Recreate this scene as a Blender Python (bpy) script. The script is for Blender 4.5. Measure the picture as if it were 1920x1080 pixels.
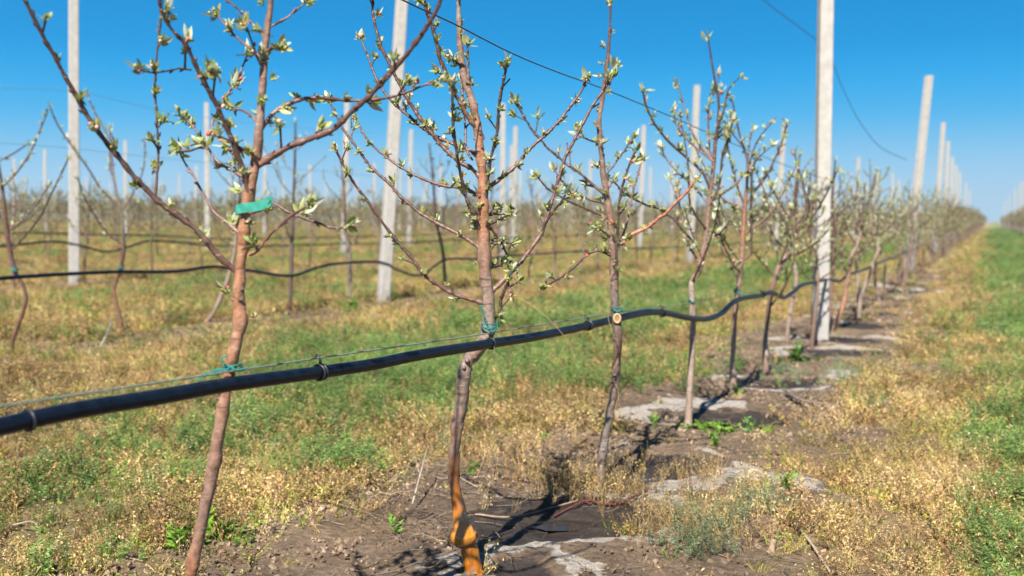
import bpy, math, random
import numpy as np
from math import radians, sin, cos, pi, tan, atan
for o in list(bpy.data.objects): bpy.data.objects.remove(o)
S = bpy.context.scene
COL = S.collection

# ------------------------------------------------------------------ camera
F = 1867.0                      # focal length in photo pixels (1920 wide)
CAMZ = 0.92
HORIZ = 415.0
PITCH = atan((540 - HORIZ) / F)
cam_d = bpy.data.cameras.new("camera"); cam = bpy.data.objects.new("camera", cam_d); COL.objects.link(cam)
cam.location = (0, 0, CAMZ); cam.rotation_euler = (pi/2 - PITCH, 0, 0)
cam_d.sensor_width = 36; cam_d.lens = 36 * F / 1920
cam_d.clip_start = 0.05; cam_d.clip_end = 4000
cam_d.dof.use_dof = True; cam_d.dof.focus_distance = 2.4; cam_d.dof.aperture_fstop = 3.2
S.camera = cam
# ------------------------------------------------------------------ sky, sun, exposure
SUN_EL = radians(48); SH = np.array([0.30, 1.0]); SH = SH/np.linalg.norm(SH)   # shadow direction on the ground
sun_az = math.atan2(-SH[0], -SH[1])       # azimuth from +Y towards +X
W = bpy.data.worlds.new("World"); S.world = W; W.use_nodes = True
nt = W.node_tree; bg = nt.nodes['Background']
sky = nt.nodes.new('ShaderNodeTexSky'); sky.sky_type = 'NISHITA'; sky.sun_disc = False
sky.sun_elevation = SUN_EL; sky.sun_rotation = sun_az % (2*pi)
sky.altitude = 0; sky.air_density = 1.0; sky.dust_density = 0.6; sky.ozone_density = 2.5
# deep azure paling quickly to the horizon, as clear dry air shows it
tcw = nt.nodes.new('ShaderNodeTexCoord'); spw = nt.nodes.new('ShaderNodeSeparateXYZ'); nt.links.new(tcw.outputs['Generated'], spw.inputs[0])
rmp = nt.nodes.new('ShaderNodeValToRGB'); nt.links.new(spw.outputs['Z'], rmp.inputs[0]); cr_ = rmp.color_ramp; cr_.interpolation = 'B_SPLINE'
SKYC = [(0.0, (.50, .72, .89)), (.05, (.33, .62, .87)), (.10, (.04, .46, .86)), (.165, (.0, .34, .82)), (.35, (.008, .12, .33)), (1.0, (.01, .045, .13))]  # highest stops, above the view, darkened to cut blue fill in shadows
for i_, (t_, c_) in enumerate(SKYC):
    e_ = cr_.elements[i_] if i_ < 2 else cr_.elements.new(t_)
    e_.position = t_; e_.color = (*c_, 1)
scw = nt.nodes.new('ShaderNodeVectorMath'); scw.operation = 'SCALE'; scw.inputs['Scale'].default_value = 3.5; nt.links.new(rmp.outputs[0], scw.inputs[0])
mxw = nt.nodes.new('ShaderNodeMix'); mxw.data_type = 'RGBA'; mxw.inputs['Factor'].default_value = .995
nt.links.new(sky.outputs[0], mxw.inputs['A']); nt.links.new(scw.outputs[0], mxw.inputs['B'])
nt.links.new(mxw.outputs['Result'], bg.inputs[0]); bg.inputs[1].default_value = 0.13
sd = bpy.data.lights.new("sun", 'SUN'); sd.energy = 5.0; sd.angle = radians(0.53); sd.color = (1.0, 0.94, 0.85)
so = bpy.data.objects.new("sun", sd); COL.objects.link(so)
from mathutils import Vector
so.rotation_euler = Vector((SH[0]*cos(SUN_EL), SH[1]*cos(SUN_EL), -sin(SUN_EL))).to_track_quat('-Z', 'Y').to_euler()
so.location = (0, 0, 20)
S.view_settings.view_transform = 'Standard'; S.view_settings.look = 'None'
S.view_settings.exposure = 1.18; S.view_settings.gamma = 1
S.render.engine = 'CYCLES'
S.cycles.max_bounces = 6; S.cycles.transparent_max_bounces = 4

# ------------------------------------------------------------------ maths helpers
CP, SP = cos(PITCH), sin(PITCH)
def P(x, y, Y):
    """point at depth Y (metres in front of the camera) seen at photo pixel x, y"""
    a = (x - 960) / F; b = (540 - y) / F
    dy = CP + b*SP; dz = -SP + b*CP
    k = Y / dy
    return np.array([a*k, Y, CAMZ + dz*k])
_T = np.random.RandomState(7).rand(256, 256).astype(np.float64)
def vnoise(x, y, s=0):
    x = np.asarray(x, float) + s*17.31; y = np.asarray(y, float) + s*9.77
    xi = np.floor(x).astype(int); yi = np.floor(y).astype(int); fx = x-xi; fy = y-yi
    fx = fx*fx*(3-2*fx); fy = fy*fy*(3-2*fy)
    a = _T[xi & 255, yi & 255]; b = _T[(xi+1) & 255, yi & 255]; c = _T[xi & 255, (yi+1) & 255]; d = _T[(xi+1) & 255, (yi+1) & 255]
    return (a*(1-fx)+b*fx)*(1-fy) + (c*(1-fx)+d*fx)*fy
def fbm(x, y, o=4, s=0):
    r = 0; a = .5; t = 0
    for i in range(o):
        r = r + a*vnoise(np.asarray(x)*2**i, np.asarray(y)*2**i, s+i); t += a; a *= .5
    return r/t
def sst(a, b, x):
    t = np.clip((x-a)/(b-a), 0, 1); return t*t*(3-2*t)
ROWS = .48                                  # the rows run along (ROWS, 1)
def yrow(x, c=1.30): return c/(ROWS - (x-960)/F)
# row-1 tree bases (X, Y): drip-wet basins lie round them
T_PX = {1: (318, 1.64), 2: (885, 2.62), 3: (1128, 3.40), 4: (1289, 4.35), 5: (1375, 5.20), 6: (1437, 6.0)}
BASIN = [(-.58, 1.60, .2), (.03, 2.62, .19), (.17, 3.08, .25), (.55, 3.72, .25), (1.04, 4.62, .28), (1.56, 5.7, .30), (2.42, 7.2, .32), (2.75, 8.2, .3), (3.2, 9.2, .3), (3.7, 10.2, .3), (4.2, 11.2, .3), (4.8, 12.5, .3), (5.5, 13.8, .35), (6.2, 15.2, .35), (7.0, 17, .35), (8.0, 19, .35)]
PUDDLES = [(.155, 3.07, .16), (.45, 3.55, .13)]
def ring_fields(x, y):
    wet = np.zeros_like(x, float); crust = np.zeros_like(x, float); dep = np.zeros_like(x, float)
    for i, (bx, by, BR_) in enumerate(BASIN):
        dx = (x-bx)*.8; dy = (y-by)*1.1
        dd = np.sqrt(dx*dx+dy*dy)
        m = dd < 1.2
        if not m.any(): continue
        xx = x[m]; yy = y[m]; d = dd[m]
        d = d + .34*(fbm(xx*3.1, yy*3.1, 4, 3+i)-.5) + .12*(fbm(xx*13, yy*13, 4, 5)-.5)
        R = BR_
        w = 1-sst(R-.14, R+.01, d)
        wid = .012+(.22 if i < 3 else .40)*np.clip(fbm(xx*2.6, yy*2.6, 3, 40+i)-.40, 0, 1)*2.2
        if i == 1: wid = np.minimum(wid, .035)
        if i == 2: wid = .02+wid*sst(-.02, .16, xx-bx)
        cr = sst(R-.02, R+.01, d)*(1-sst(R+wid*.6, R+wid, d))
        cr *= sst(.42, .56, fbm(xx*1.7, yy*1.7, 2, 60+i) + .08)
        if i == 2: cr = np.maximum(cr, sst(R-.02, R+.01, d)*(1-sst(R+.03, R+.075, d))*sst(-.12, .02, xx-bx))
        wet[m] = np.maximum(wet[m], w); crust[m] = np.maximum(crust[m], cr)
        dep[m] = np.maximum(dep[m], 1-sst(0, R+.08, d))
    return wet, crust, dep
def terrain(x, y, fine=True):
    x = np.atleast_1d(np.asarray(x, float)); y = np.atleast_1d(np.asarray(y, float))
    c = x-ROWS*y
    r = np.hypot(x, y)
    z = .012*np.maximum(0, -c-8)*np.exp(-np.maximum(0, r-150)/500.)
    z = np.minimum(z, 6.0)
    z = z - .035*sst(2.5, 9, y)*sst(-5, -2, c)
    z = z + .10*(fbm(x*.35, y*.35, 3, 11)-.5)*sst(1., 5., r)
    if fine:
        n = np.exp(-np.maximum(0, r-6)/10.); n9 = np.exp(-np.maximum(0, r-5)/2.)
        z = z + .045*(fbm(x*2.2, y*2.2, 3, 21)-.5)*n + .02*(fbm(x*9, y*9, 3, 31)-.5)*n
        z = z + (.014*(fbm(x*26, y*26, 3, 33)-.5) + .020*np.maximum(0, fbm(x*15, y*15, 2, 37)-.56))*n9
        _, _, dep = ring_fields(x, y)
        z = z - .035*dep
        for px_, py_, pr_ in PUDDLES:
            z = z - .016*np.exp(-((x-px_)**2*.7+(y-py_)**2*1.6)/(pr_*.75)**2)
    return z
def tz(x, y): return float(terrain(x, y)[0])
def zone_masks(x, y):
    """soil (bare earth), green (greenness) 0..1, dens (plant density)"""
    c = x-ROWS*y
    n1 = fbm(x*.9, y*.9, 4, 71)-.5; n2 = fbm(x*.33, y*.33, 3, 81)-.5; n3 = fbm(x*2.7, y*2.7, 3, 91)-.5; n4 = fbm(x*5.5, y*5.5, 3, 95)-.5
    cc = c + 1.0*n1 + .5*n3
    ph = np.abs(((c+1.3-2.7) % 5.4)-2.7)             # distance to the nearest row line
    ph = np.where(c > -4, np.minimum(np.abs(c+1.3), np.abs(c-3)), np.where(c > -9.4, np.abs(c+6.6), ph))
    soil = 1-sst(.30, .75, ph + 1.1*n1 + .9*n3)
    near1 = (c > -2.7) & (c < .3)
    soil1 = sst(-2.35, -1.75, cc)*(1-sst(-.85, -.55, cc))*(1-sst(6, 16, y)*.25)
    patch = .9*sst(.03, .12, n3+.7*n1)*sst(-2.6, -1.2, c)*(1-sst(-.3, .1, c))
    soil = np.where(near1, np.maximum(soil1*sst(-.42, -.22, n3+.4*n1), patch), soil*.8)
    soil = soil*(1-sst(25, 60, y))
    # greenness
    band = sst(-5.6, -4.3, cc)*(1-sst(-3.0, -2.35, cc))
    g = .08 + .95*band*(.12+.80*sst(-2.6, -.6, x+.1*(y-5)))
    g = np.where((c < -7.2), .02+.40*sst(.6, 2.2, ph+1.6*n1), g)
    g = np.maximum(g, sst(-.25, .15, c+.55*n1+.2*n3)*(1-sst(2.0, 2.9, c)))
    g = g - 1.2*np.clip(.02-n3-.6*n4, 0, .5)*(x < 4) + 1.6*np.clip(n3+.25*n4-.05, 0, 1)*(1-.4*soil) + .9*n1*(c < -1.9) + .38*sst(-.95, -.3, c)*sst(3.3, 6, y)*sst(-.06, .06, n3)
    return soil, np.clip(g, 0, 1), np.clip(1-soil*1.05, 0, 1)

# ------------------------------------------------------------------ object helpers
def link(o, parent=None):
    COL.objects.link(o)
    if parent is not None: o.parent = parent
    return o
def tag(o, label=None, cat=None, group=None, kind=None):
    if label: o['label'] = label
    if cat: o['category'] = cat
    if group: o['group'] = group
    if kind: o['kind'] = kind
    return o
def empty(name, loc, label, cat, group=None):
    o = bpy.data.objects.new(name, None); o.empty_display_size = .1
    o.location = tuple(float(v) for v in loc); link(o); return tag(o, label, cat, group)
class MB:
    """collects polygons for ONE mesh object"""
    def __init__(s): s.v = []; s.f = {3: [], 4: []}; s.m = {3: [], 4: []}; s.c = []; s.n = 0
    def add(s, v, f, col, mat=0):
        v = np.asarray(v, float); f = np.asarray(f, int)
        if len(v) == 0 or len(f) == 0: return
        col = np.asarray(col, float)
        if col.ndim == 1: col = np.tile(col, (len(v), 1))
        k = f.shape[1]
        s.v.append(v); s.f[k].append(f + s.n); s.m[k].append(np.full(len(f), mat, int)); s.c.append(col[:, :3]); s.n += len(v)
    def mesh(s, name, mats, origin=(0, 0, 0), smooth=True):
        me = bpy.data.meshes.new(name)
        v = np.concatenate(s.v) - np.asarray(origin, float); c = np.concatenate(s.c)
        fl = []; ln = []; mi = []
        for k in (3, 4):
            if s.f[k]:
                a = np.concatenate(s.f[k]); fl.append(a.ravel()); ln.append(np.full(len(a), k)); mi.append(np.concatenate(s.m[k]))
        fl = np.concatenate(fl); ln = np.concatenate(ln); mi = np.concatenate(mi)
        me.vertices.add(len(v)); me.vertices.foreach_set('co', v.astype(np.float32).ravel())
        me.loops.add(len(fl)); me.loops.foreach_set('vertex_index', fl.astype(np.int32))
        me.polygons.add(len(ln)); st = np.concatenate([[0], np.cumsum(ln)[:-1]])
        me.polygons.foreach_set('loop_start', st.astype(np.int32)); me.polygons.foreach_set('loop_total', ln.astype(np.int32))
        me.polygons.foreach_set('material_index', mi.astype(np.int32))
        me.polygons.foreach_set('use_smooth', np.full(len(ln), smooth))
        at = me.color_attributes.new('col', 'FLOAT_COLOR', 'POINT')
        at.data.foreach_set('color', np.concatenate([c, np.ones((len(c), 1))], 1).astype(np.float32).ravel())
        for m in (mats if isinstance(mats, (list, tuple)) else [mats]): me.materials.append(m)
        me.update(calc_edges=True); me.validate()
        return me
    def build(s, name, mats, parent=None, origin=(0, 0, 0), smooth=True):
        return link(bpy.data.objects.new(name, s.mesh(name, mats, origin, smooth)), parent)

def smooth_path(p, r, step, extra=None):
    """Catmull-Rom through p, resampled about every `step`"""
    p = np.asarray(p, float); r = np.asarray(r, float); n = len(p)
    if n < 3:
        k = max(2, int(np.linalg.norm(p[-1]-p[0])/step)+1); t = np.linspace(0, 1, k)[:, None]
        return p[0]*(1-t)+p[-1]*t, np.linspace(r[0], r[-1], k)
    q = np.vstack([2*p[0]-p[1], p, 2*p[-1]-p[-2]]); out = []; ro = []
    for i in range(n-1):
        a, b, c, d = q[i:i+4]; k = max(1, int(np.linalg.norm(c-b)/step)+1)
        for j in range(k):
            t = j/k
            out.append(.5*((2*b)+(-a+c)*t+(2*a-5*b+4*c-d)*t*t+(-a+3*b-3*c+d)*t**3)); ro.append(r[i]*(1-t)+r[i+1]*t)
    out.append(p[-1]); ro.append(r[-1])
    return np.array(out), np.array(ro)
def frames(p):
    t = np.gradient(p, axis=0); t /= np.linalg.norm(t, axis=1)[:, None]+1e-12
    u = np.zeros_like(p); a = np.array([0, 0, 1.]) if abs(t[0, 2]) < .9 else np.array([1., 0, 0])
    u[0] = np.cross(t[0], a); u[0] /= np.linalg.norm(u[0])
    for i in range(1, len(p)):
        w = u[i-1]-t[i]*np.dot(u[i-1], t[i]); u[i] = w/(np.linalg.norm(w)+1e-12)
    return t, u, np.cross(t, u)
def tube(mb, p, r, sides=8, col=(.3, .2, .1), mat=0, step=None, lump=0., seed=0, cap=True, flat=1.0):
    if np.ndim(r) == 0: r = np.full(len(p), float(r))
    if step: p, r = smooth_path(p, r, step)
    p = np.asarray(p, float); r = np.asarray(r, float)
    if r.ndim == 0: r = np.full(len(p), float(r))
    t, u, w = frames(p); n = len(p)
    a = np.arange(sides)/sides*2*pi
    rr = r[:, None]*np.ones(sides)
    if lump:
        s_ = np.concatenate([[0], np.cumsum(np.linalg.norm(np.diff(p, axis=0), axis=1))])
        rm = np.mean(r)
        nn = fbm(s_[:, None]/(rm*3)+0*a, (np.cos(a)*1.0+3)[None, :]+.0*s_[:, None], 3, seed) + fbm(s_[:, None]/(rm*2.2)+0*a, (np.sin(a)*1.0+9)[None, :]+0*s_[:, None], 3, seed+5)
        rr = rr*(1+lump*(nn-1)*1.6)
    v = p[:, None, :] + rr[:, :, None]*(np.cos(a)[None, :, None]*u[:, None, :]*flat + np.sin(a)[None, :, None]*w[:, None, :])
    v = v.reshape(-1, 3)
    i = np.arange(n-1)[:, None]*sides; j = np.arange(sides)[None, :]; k = (j+1) % sides
    f = np.stack([i+j, i+k, i+sides+k, i+sides+j], -1).reshape(-1, 4)
    col = np.asarray(col, float)
    if col.ndim == 2:
        if len(col) != n: col = np.stack([np.interp(np.linspace(0, 1, n), np.linspace(0, 1, len(col)), col[:, q]) for q in range(3)], 1)
        cv = np.repeat(col, sides, 0)
    else: cv = np.tile(col, (len(v), 1))
    mb.add(v, f, cv, mat)
    if cap:
        for e, ix in ((0, 0), (n-1, (n-1)*sides)):
            vv = np.vstack([v[ix:ix+sides], p[e]+(t[e] if e else -t[e])*r[e]*.3]); jj = np.arange(sides)
            ff = np.stack([jj, (jj+1) % sides, np.full(sides, sides)], 1)
            if e == 0: ff = ff[:, ::-1]
            mb.add(vv, ff, np.vstack([cv[ix:ix+sides], cv[ix]]), mat)

# ------------------------------------------------------------------ materials
def mat(name, rough=.8, noise=(30, .25), bump=(0, 0), translucent=0., spec=.4, sheen=None, stretch=None, col=None, metal=0, seedcol=None):
    m = bpy.data.materials.new(name); m.use_nodes = True; t = m.node_tree; N = t.nodes; L = t.links
    b = N['Principled BSDF']; b.inputs['Roughness'].default_value = rough; b.inputs['Specular IOR Level'].default_value = spec; b.inputs['Metallic'].default_value = metal
    if col is None:
        a = N.new('ShaderNodeAttribute'); a.attribute_name = 'col'; base = a.outputs['Color']
    else:
        a = N.new('ShaderNodeRGB'); a.outputs[0].default_value = (*col, 1); base = a.outputs[0]
    tc = N.new('ShaderNodeTexCoord'); mp = N.new('ShaderNodeMapping'); L.new(tc.outputs['Object'], mp.inputs['Vector'])
    if stretch: mp.inputs['Scale'].default_value = stretch
    no = N.new('ShaderNodeTexNoise'); no.inputs['Scale'].default_value = noise[0]; no.inputs['Detail'].default_value = 5; no.inputs['Roughness'].default_value = .65
    L.new(mp.outputs[0], no.inputs['Vector'])
    mr = N.new('ShaderNodeMapRange'); mr.inputs[1].default_value = .3; mr.inputs[2].default_value = .7; mr.inputs[3].default_value = 1-noise[1]; mr.inputs[4].default_value = 1+noise[1]
    L.new(no.outputs['Fac'], mr.inputs[0])
    mx = N.new('ShaderNodeVectorMath'); mx.operation = 'SCALE'; L.new(base, mx.inputs[0]); L.new(mr.outputs[0], mx.inputs['Scale'])
    L.new(mx.outputs[0], b.inputs['Base Color'])
    if bump[0]:
        n2 = N.new('ShaderNodeTexNoise'); n2.inputs['Scale'].default_value = bump[0]; n2.inputs['Detail'].default_value = 4; L.new(mp.outputs[0], n2.inputs['Vector'])
        bp = N.new('ShaderNodeBump'); bp.inputs['Strength'].default_value = .7; bp.inputs['Distance'].default_value = bump[1]; L.new(n2.outputs['Fac'], bp.inputs['Height']); L.new(bp.outputs[0], b.inputs['Normal'])
    if translucent:
        tr = N.new('ShaderNodeBsdfTranslucent'); L.new(mx.outputs[0], tr.inputs[0]); ms = N.new('ShaderNodeMixShader'); ms.inputs[0].default_value = translucent
        L.new(b.outputs[0], ms.inputs[1]); L.new(tr.outputs[0], ms.inputs[2]); L.new(ms.outputs[0], N['Material Output'].inputs['Surface'])
    return m
def bark_mat():
    m = mat('bark', .42, (70, .42), (120, .0022), 0, .45)
    t = m.node_tree; N = t.nodes; L = t.links; b = N['Principled BSDF']
    src = b.inputs['Base Color'].links[0].from_socket
    tc = N.new('ShaderNodeTexCoord'); mp = N.new('ShaderNodeMapping'); mp.inputs['Scale'].default_value = (50, 50, 260); L.new(tc.outputs['Object'], mp.inputs['Vector'])
    no = N.new('ShaderNodeTexNoise'); no.inputs['Scale'].default_value = 1; no.inputs['Detail'].default_value = 3; L.new(mp.outputs[0], no.inputs['Vector'])
    r = N.new('ShaderNodeMapRange'); r.inputs[1].default_value = .62; r.inputs[2].default_value = .70; L.new(no.outputs['Fac'], r.inputs[0])      # pale lenticels
    mx = N.new('ShaderNodeMix'); mx.data_type = 'RGBA'; L.new(r.outputs[0], mx.inputs['Factor']); L.new(src, mx.inputs['A']); mx.inputs['B'].default_value = (.30, .22, .16, 1)
    n3 = N.new('ShaderNodeTexNoise'); n3.inputs['Scale'].default_value = 14; n3.inputs['Detail'].default_value = 6; L.new(tc.outputs['Object'], n3.inputs['Vector'])
    r3 = N.new('ShaderNodeMapRange'); r3.inputs[1].default_value = .44; r3.inputs[2].default_value = .62; r3.inputs[4].default_value = .7; L.new(n3.outputs['Fac'], r3.inputs[0])   # grey weathered film
    m3 = N.new('ShaderNodeMix'); m3.data_type = 'RGBA'; L.new(r3.outputs[0], m3.inputs['Factor']); L.new(mx.outputs['Result'], m3.inputs['A']); fl = N.new('ShaderNodeVectorMath'); fl.operation = 'MULTIPLY_ADD'; L.new(mx.outputs['Result'], fl.inputs[0]); fl.inputs[1].default_value = (1.05, 1.22, 1.32); fl.inputs[2].default_value = (.012, .012, .012); L.new(fl.outputs[0], m3.inputs['B'])
    # dark rings and cracks
    n4 = N.new('ShaderNodeTexNoise'); n4.inputs['Scale'].default_value = 1; n4.inputs['Detail'].default_value = 4; mp4 = N.new('ShaderNodeMapping'); mp4.inputs['Scale'].default_value = (12, 12, 75); L.new(tc.outputs['Object'], mp4.inputs['Vector']); L.new(mp4.outputs[0], n4.inputs['Vector'])
    r4 = N.new('ShaderNodeMapRange'); r4.inputs[1].default_value = .60; r4.inputs[2].default_value = .68; r4.inputs[4].default_value = .75; L.new(n4.outputs['Fac'], r4.inputs[0])
    m4 = N.new('ShaderNodeMix'); m4.data_type = 'RGBA'; L.new(r4.outputs[0], m4.inputs['Factor']); L.new(m3.outputs['Result'], m4.inputs['A']); m4.inputs['B'].default_value = (.07, .038, .028, 1)
    L.new(m4.outputs['Result'], b.inputs['Base Color'])
    return m
M_BARK = bark_mat()
M_WETBARK = mat('wet_bark', .14, (28, .4), (45, .0015), 0, .9, stretch=(2.2, 2.2, .6))
M_LEAF = mat('young_leaf', .55, (120, .18), (0, 0), .32, .35)
M_BUD = mat('pink_bud', .5, (150, .2), (0, 0), .15, .3)
M_CONC = mat('concrete', .9, (14, .14), (90, .005), 0, .2)
M_PIPE = mat('pipe_plastic', .33, (40, .5), (160, .0006), 0, .22, col=(.005, .009, .018))
M_CLIP = mat('clip_plastic', .4, (40, .3), (0, 0), 0, .5, col=(.014, .016, .022))
M_WIRE = mat('galvanised_wire', .45, (300, .4), (0, 0), 0, .5, col=(.22, .28, .25), metal=.3)
M_DWIRE = mat('dark_wire', .6, (300, .3), (0, 0), 0, .4, col=(.05, .06, .07))
M_TIE = mat('teal_twine', .6, (300, .3), (400, .0005), .1, .3, col=(.015, .19, .17))
M_TAG = mat('teal_band', .5, (60, .25), (0, 0), .25, .4)
M_PLANT = mat('weed', .7, (40, .2), (0, 0), .2, .25)
M_DRY = mat('dry_weed', .85, (60, .3), (0, 0), .0, .12)
M_STICK = mat('dead_wood', .85, (50, .35), (90, .002), 0, .2)

# ================================================================== GROUND
def build_ground():
    rs = [0.35]
    while rs[-1] < 1600:
        r = rs[-1]; rs.append(r*(1.0048 if 1.9 < r < 8 else 1.012 if r < 30 else 1.04))
    rs = np.array(rs)
    th = [-.62]
    while th[-1] < .66: th.append(th[-1]+.0046)
    th = np.array(th + list(np.arange(th[-1]+.04, -.62+2*pi-.02, .06)))
    R, TH = np.meshgrid(rs, th, indexing='ij')
    x = (R*np.sin(TH)).ravel(); y = (R*np.cos(TH)).ravel()
    z = terrain(x, y)
    soil, green, dens = zone_masks(x, y)
    wet, crust, _ = ring_fields(x, y)
    r = np.hypot(x, y)
    f1 = fbm(x*6, y*6, 4, 5)[:, None]; f2 = fbm(x*1.3, y*1.3, 3, 6)[:, None]
    earth = np.array([.20, .14, .092])*(.55+.9*f1)*(.8+.4*f2)
    litter = np.array([.33, .23, .12])*(.6+.8*f1)
    grn = np.array([.085, .12, .03])*(.7+.6*f2)
    c = earth*soil[:, None] + (1-soil[:, None])*(litter*(1-green[:, None]) + (grn*.7+litter*.3)*green[:, None])
    far = sst(14, 50, r)[:, None]
    fg = np.clip(green*.9 + .5*(fbm(x*.05, y*.12, 3, 8)-.45), 0, 1)[:, None]
    fc = np.array([.30, .235, .11])*(1-fg)*(.8+.4*f2) + np.array([.14, .18, .05])*fg
    c = c*(1-far) + fc*far
    mb = MB(); nr, na = R.shape
    i = np.arange(nr-1)[:, None]*na; j = np.arange(na)[None, :]; k = (j+1) % na
    f = np.stack([i+j, i+na+j, i+na+k, i+k], -1).reshape(-1, 4)[:, ::-1]
    mb.add(np.stack([x, y, z], 1), f, c)
    mb.add(np.array([[0, 0, tz(0, 0)]]).repeat(1, 0).tolist() + [[x[q], y[q], z[q]] for q in range(na)], np.array([[0, 1+q, 1+(q+1) % na] for q in range(na)])[:, ::-1], (.2, .14, .08))
    m = bpy.data.materials.new('ground'); m.use_nodes = True; t = m.node_tree; N = t.nodes; L = t.links; b = N['Principled BSDF']
    at = N.new('ShaderNodeAttribute'); at.attribute_name = 'col'; ma = N.new('ShaderNodeAttribute'); ma.attribute_name = 'masks'
    sp = N.new('ShaderNodeSeparateColor'); L.new(ma.outputs['Color'], sp.inputs[0])
    tc = N.new('ShaderNodeTexCoord')
    def noise(sc, det=6, ro=.65):
        n = N.new('ShaderNodeTexNoise'); n.inputs['Scale'].default_value = sc; n.inputs['Detail'].default_value = det; n.inputs['Roughness'].default_value = ro; L.new(tc.outputs['Object'], n.inputs['Vector']); return n.outputs['Fac']
    def rng_(src, a, b_, c_, d): 
        r = N.new('ShaderNodeMapRange'); r.inputs[1].default_value = a; r.inputs[2].default_value = b_; r.inputs[3].default_value = c_; r.inputs[4].default_value = d; L.new(src, r.inputs[0]); return r.outputs[0]
    def op(k, a, b_):
        n = N.new('ShaderNodeMath'); n.operation = k
        for q, w in enumerate((a, b_)):
            if hasattr(w, 'links'): L.new(w, n.inputs[q])
            else: n.inputs[q].default_value = w
        return n.outputs[0]
    def mix(fac, a, b_):
        n = N.new('ShaderNodeMix'); n.data_type = 'RGBA'; L.new(fac, n.inputs['Factor'])
        for key, w in (('A', a), ('B', b_)):
            if hasattr(w, 'links'): L.new(w, n.inputs[key])
            else: n.inputs[key].default_value = (*w, 1)
        return n.outputs['Result']
    fine = noise(55); mid = noise(13); big = noise(3.2)
    sc_ = N.new('ShaderNodeVectorMath'); sc_.operation = 'SCALE'; L.new(at.outputs['Color'], sc_.inputs[0]); L.new(op('MULTIPLY', rng_(fine, .3, .7, .62, 1.38), rng_(mid, .3, .7, .75, 1.25)), sc_.inputs['Scale'])
    wetf = rng_(op('ADD', sp.outputs[0], op('MULTIPLY', op('SUBTRACT', mid, .5), 1.3)), .15, .42, 0, 1)
    c1 = mix(wetf, sc_.outputs[0], (.036, .027, .021))
    crf = rng_(op('ADD', op('MULTIPLY', sp.outputs[1], 1.1), op('MULTIPLY', op('SUBTRACT', noise(38), .5), 1.7)), .36, .62, 0, 1)
    crf = op('MULTIPLY', crf, rng_(sp.outputs[1], .02, .2, 0, 1))
    crcol = mix(rng_(noise(160), .35, .65, 0, 1), (.62, .57, .51), (.34, .29, .24))
    c2 = mix(crf, c1, crcol)
    L.new(c2, b.inputs['Base Color'])
    L.new(rng_(wetf, 0, 1, .95, .5), b.inputs['Roughness']); b.inputs['Specular IOR Level'].default_value = .35
    vo = N.new('ShaderNodeTexVoronoi'); vo.inputs['Scale'].default_value = 32; vo.inputs['Randomness'].default_value = 1; L.new(tc.outputs['Object'], vo.inputs['Vector'])
    h = op('ADD', op('MULTIPLY', noise(24, 9, .72), 1.5), op('MULTIPLY', vo.outputs['Distance'], -.35))
    bp = N.new('ShaderNodeBump'); bp.inputs['Distance'].default_value = .035; L.new(rng_(wetf, 0, 1, 1., .6), bp.inputs['Strength']); L.new(h, bp.inputs['Height']); L.new(bp.outputs[0], b.inputs['Normal'])
    o = mb.build('ground', m)
    ms = o.data.color_attributes.new('masks', 'FLOAT_COLOR', 'POINT')
    arr = np.zeros((len(o.data.vertices), 4)); arr[:len(x), 0] = wet; arr[:len(x), 1] = crust; arr[:len(x), 2] = green; arr[:, 3] = 1
    ms.data.foreach_set('color', arr.astype(np.float32).ravel())
    tag(o, kind='structure')
build_ground()
def build_puddles():
    m = bpy.data.materials.new('puddle_water'); m.use_nodes = True; b = m.node_tree.nodes['Principled BSDF']
    b.inputs['Base Color'].default_value = (.03, .024, .02, 1); b.inputs['Roughness'].default_value = .06; b.inputs['IOR'].default_value = 1.33
    for q, (px_, py_, pr_) in enumerate(PUDDLES):
        a = np.linspace(0, 2*pi, 48, endpoint=False)
        rr = pr_*(.62+.75*(fbm(np.cos(a)*1.4+5, np.sin(a)*1.4+5, 3, 50+q)-.5)*2*.5)
        x = px_+np.cos(a)*rr*1.15; y = py_+np.sin(a)*rr*.55
        z = tz(px_, py_)+.0075
        mb = MB(); v = np.vstack([np.stack([x, y, np.full(48, z)], 1), [[px_, py_, z]]]); j = np.arange(48)
        mb.add(v, np.stack([j, (j+1) % 48, np.full(48, 48)], 1), (.03, .02, .02))
        tag(mb.build('puddle', m), kind='structure')
build_puddles()

# ================================================================== APPLE TREES
C_TW = np.array([.050, .024, .020]); C_TR = np.array([.175, .102, .074]); C_OR = np.array([.235, .108, .060]); C_GR = np.array([.19, .145, .118]); C_DK = np.array([.07, .045, .04])
LEAFC = [np.array(c) for c in [(.33, .39, .11), (.38, .42, .17), (.26, .33, .08), (.44, .46, .26), (.20, .27, .07), (.40, .38, .12)]]
def leaf_grid(rs, p, d, L, w, curl, lod):
    """a folded, arching pointed leaf"""
    d = d/np.linalg.norm(d); a = np.cross(d, rs.normal(size=3)); a /= np.linalg.norm(a)+1e-9; n = np.cross(d, a)
    if lod == 0: ts = [0, .2, .5, .8, 1]; ws = [.12, .75, 1, .55, .03]
    elif lod == 1: ts = [0, .45, 1]; ws = [.15, 1, .05]
    else:
        q = np.array([p, p+d*L*.5+a*w*.5, p+d*L+n*curl*L*.6, p+d*L*.5-a*w*.5]); return q, np.array([[0, 1, 2, 3]])
    v = []
    for t, ww in zip(ts, ws):
        c = p + d*L*t + n*curl*L*t*t
        for s_ in (-1, 0, 1): v.append(c + a*s_*w*.5*ww + n*abs(s_)*w*.22*ww)
    f = []
    for i in range(len(ts)-1):
        for j in range(2): k = i*3+j; f.append([k, k+1, k+4, k+3])
    return np.array(v), np.array(f)
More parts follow.
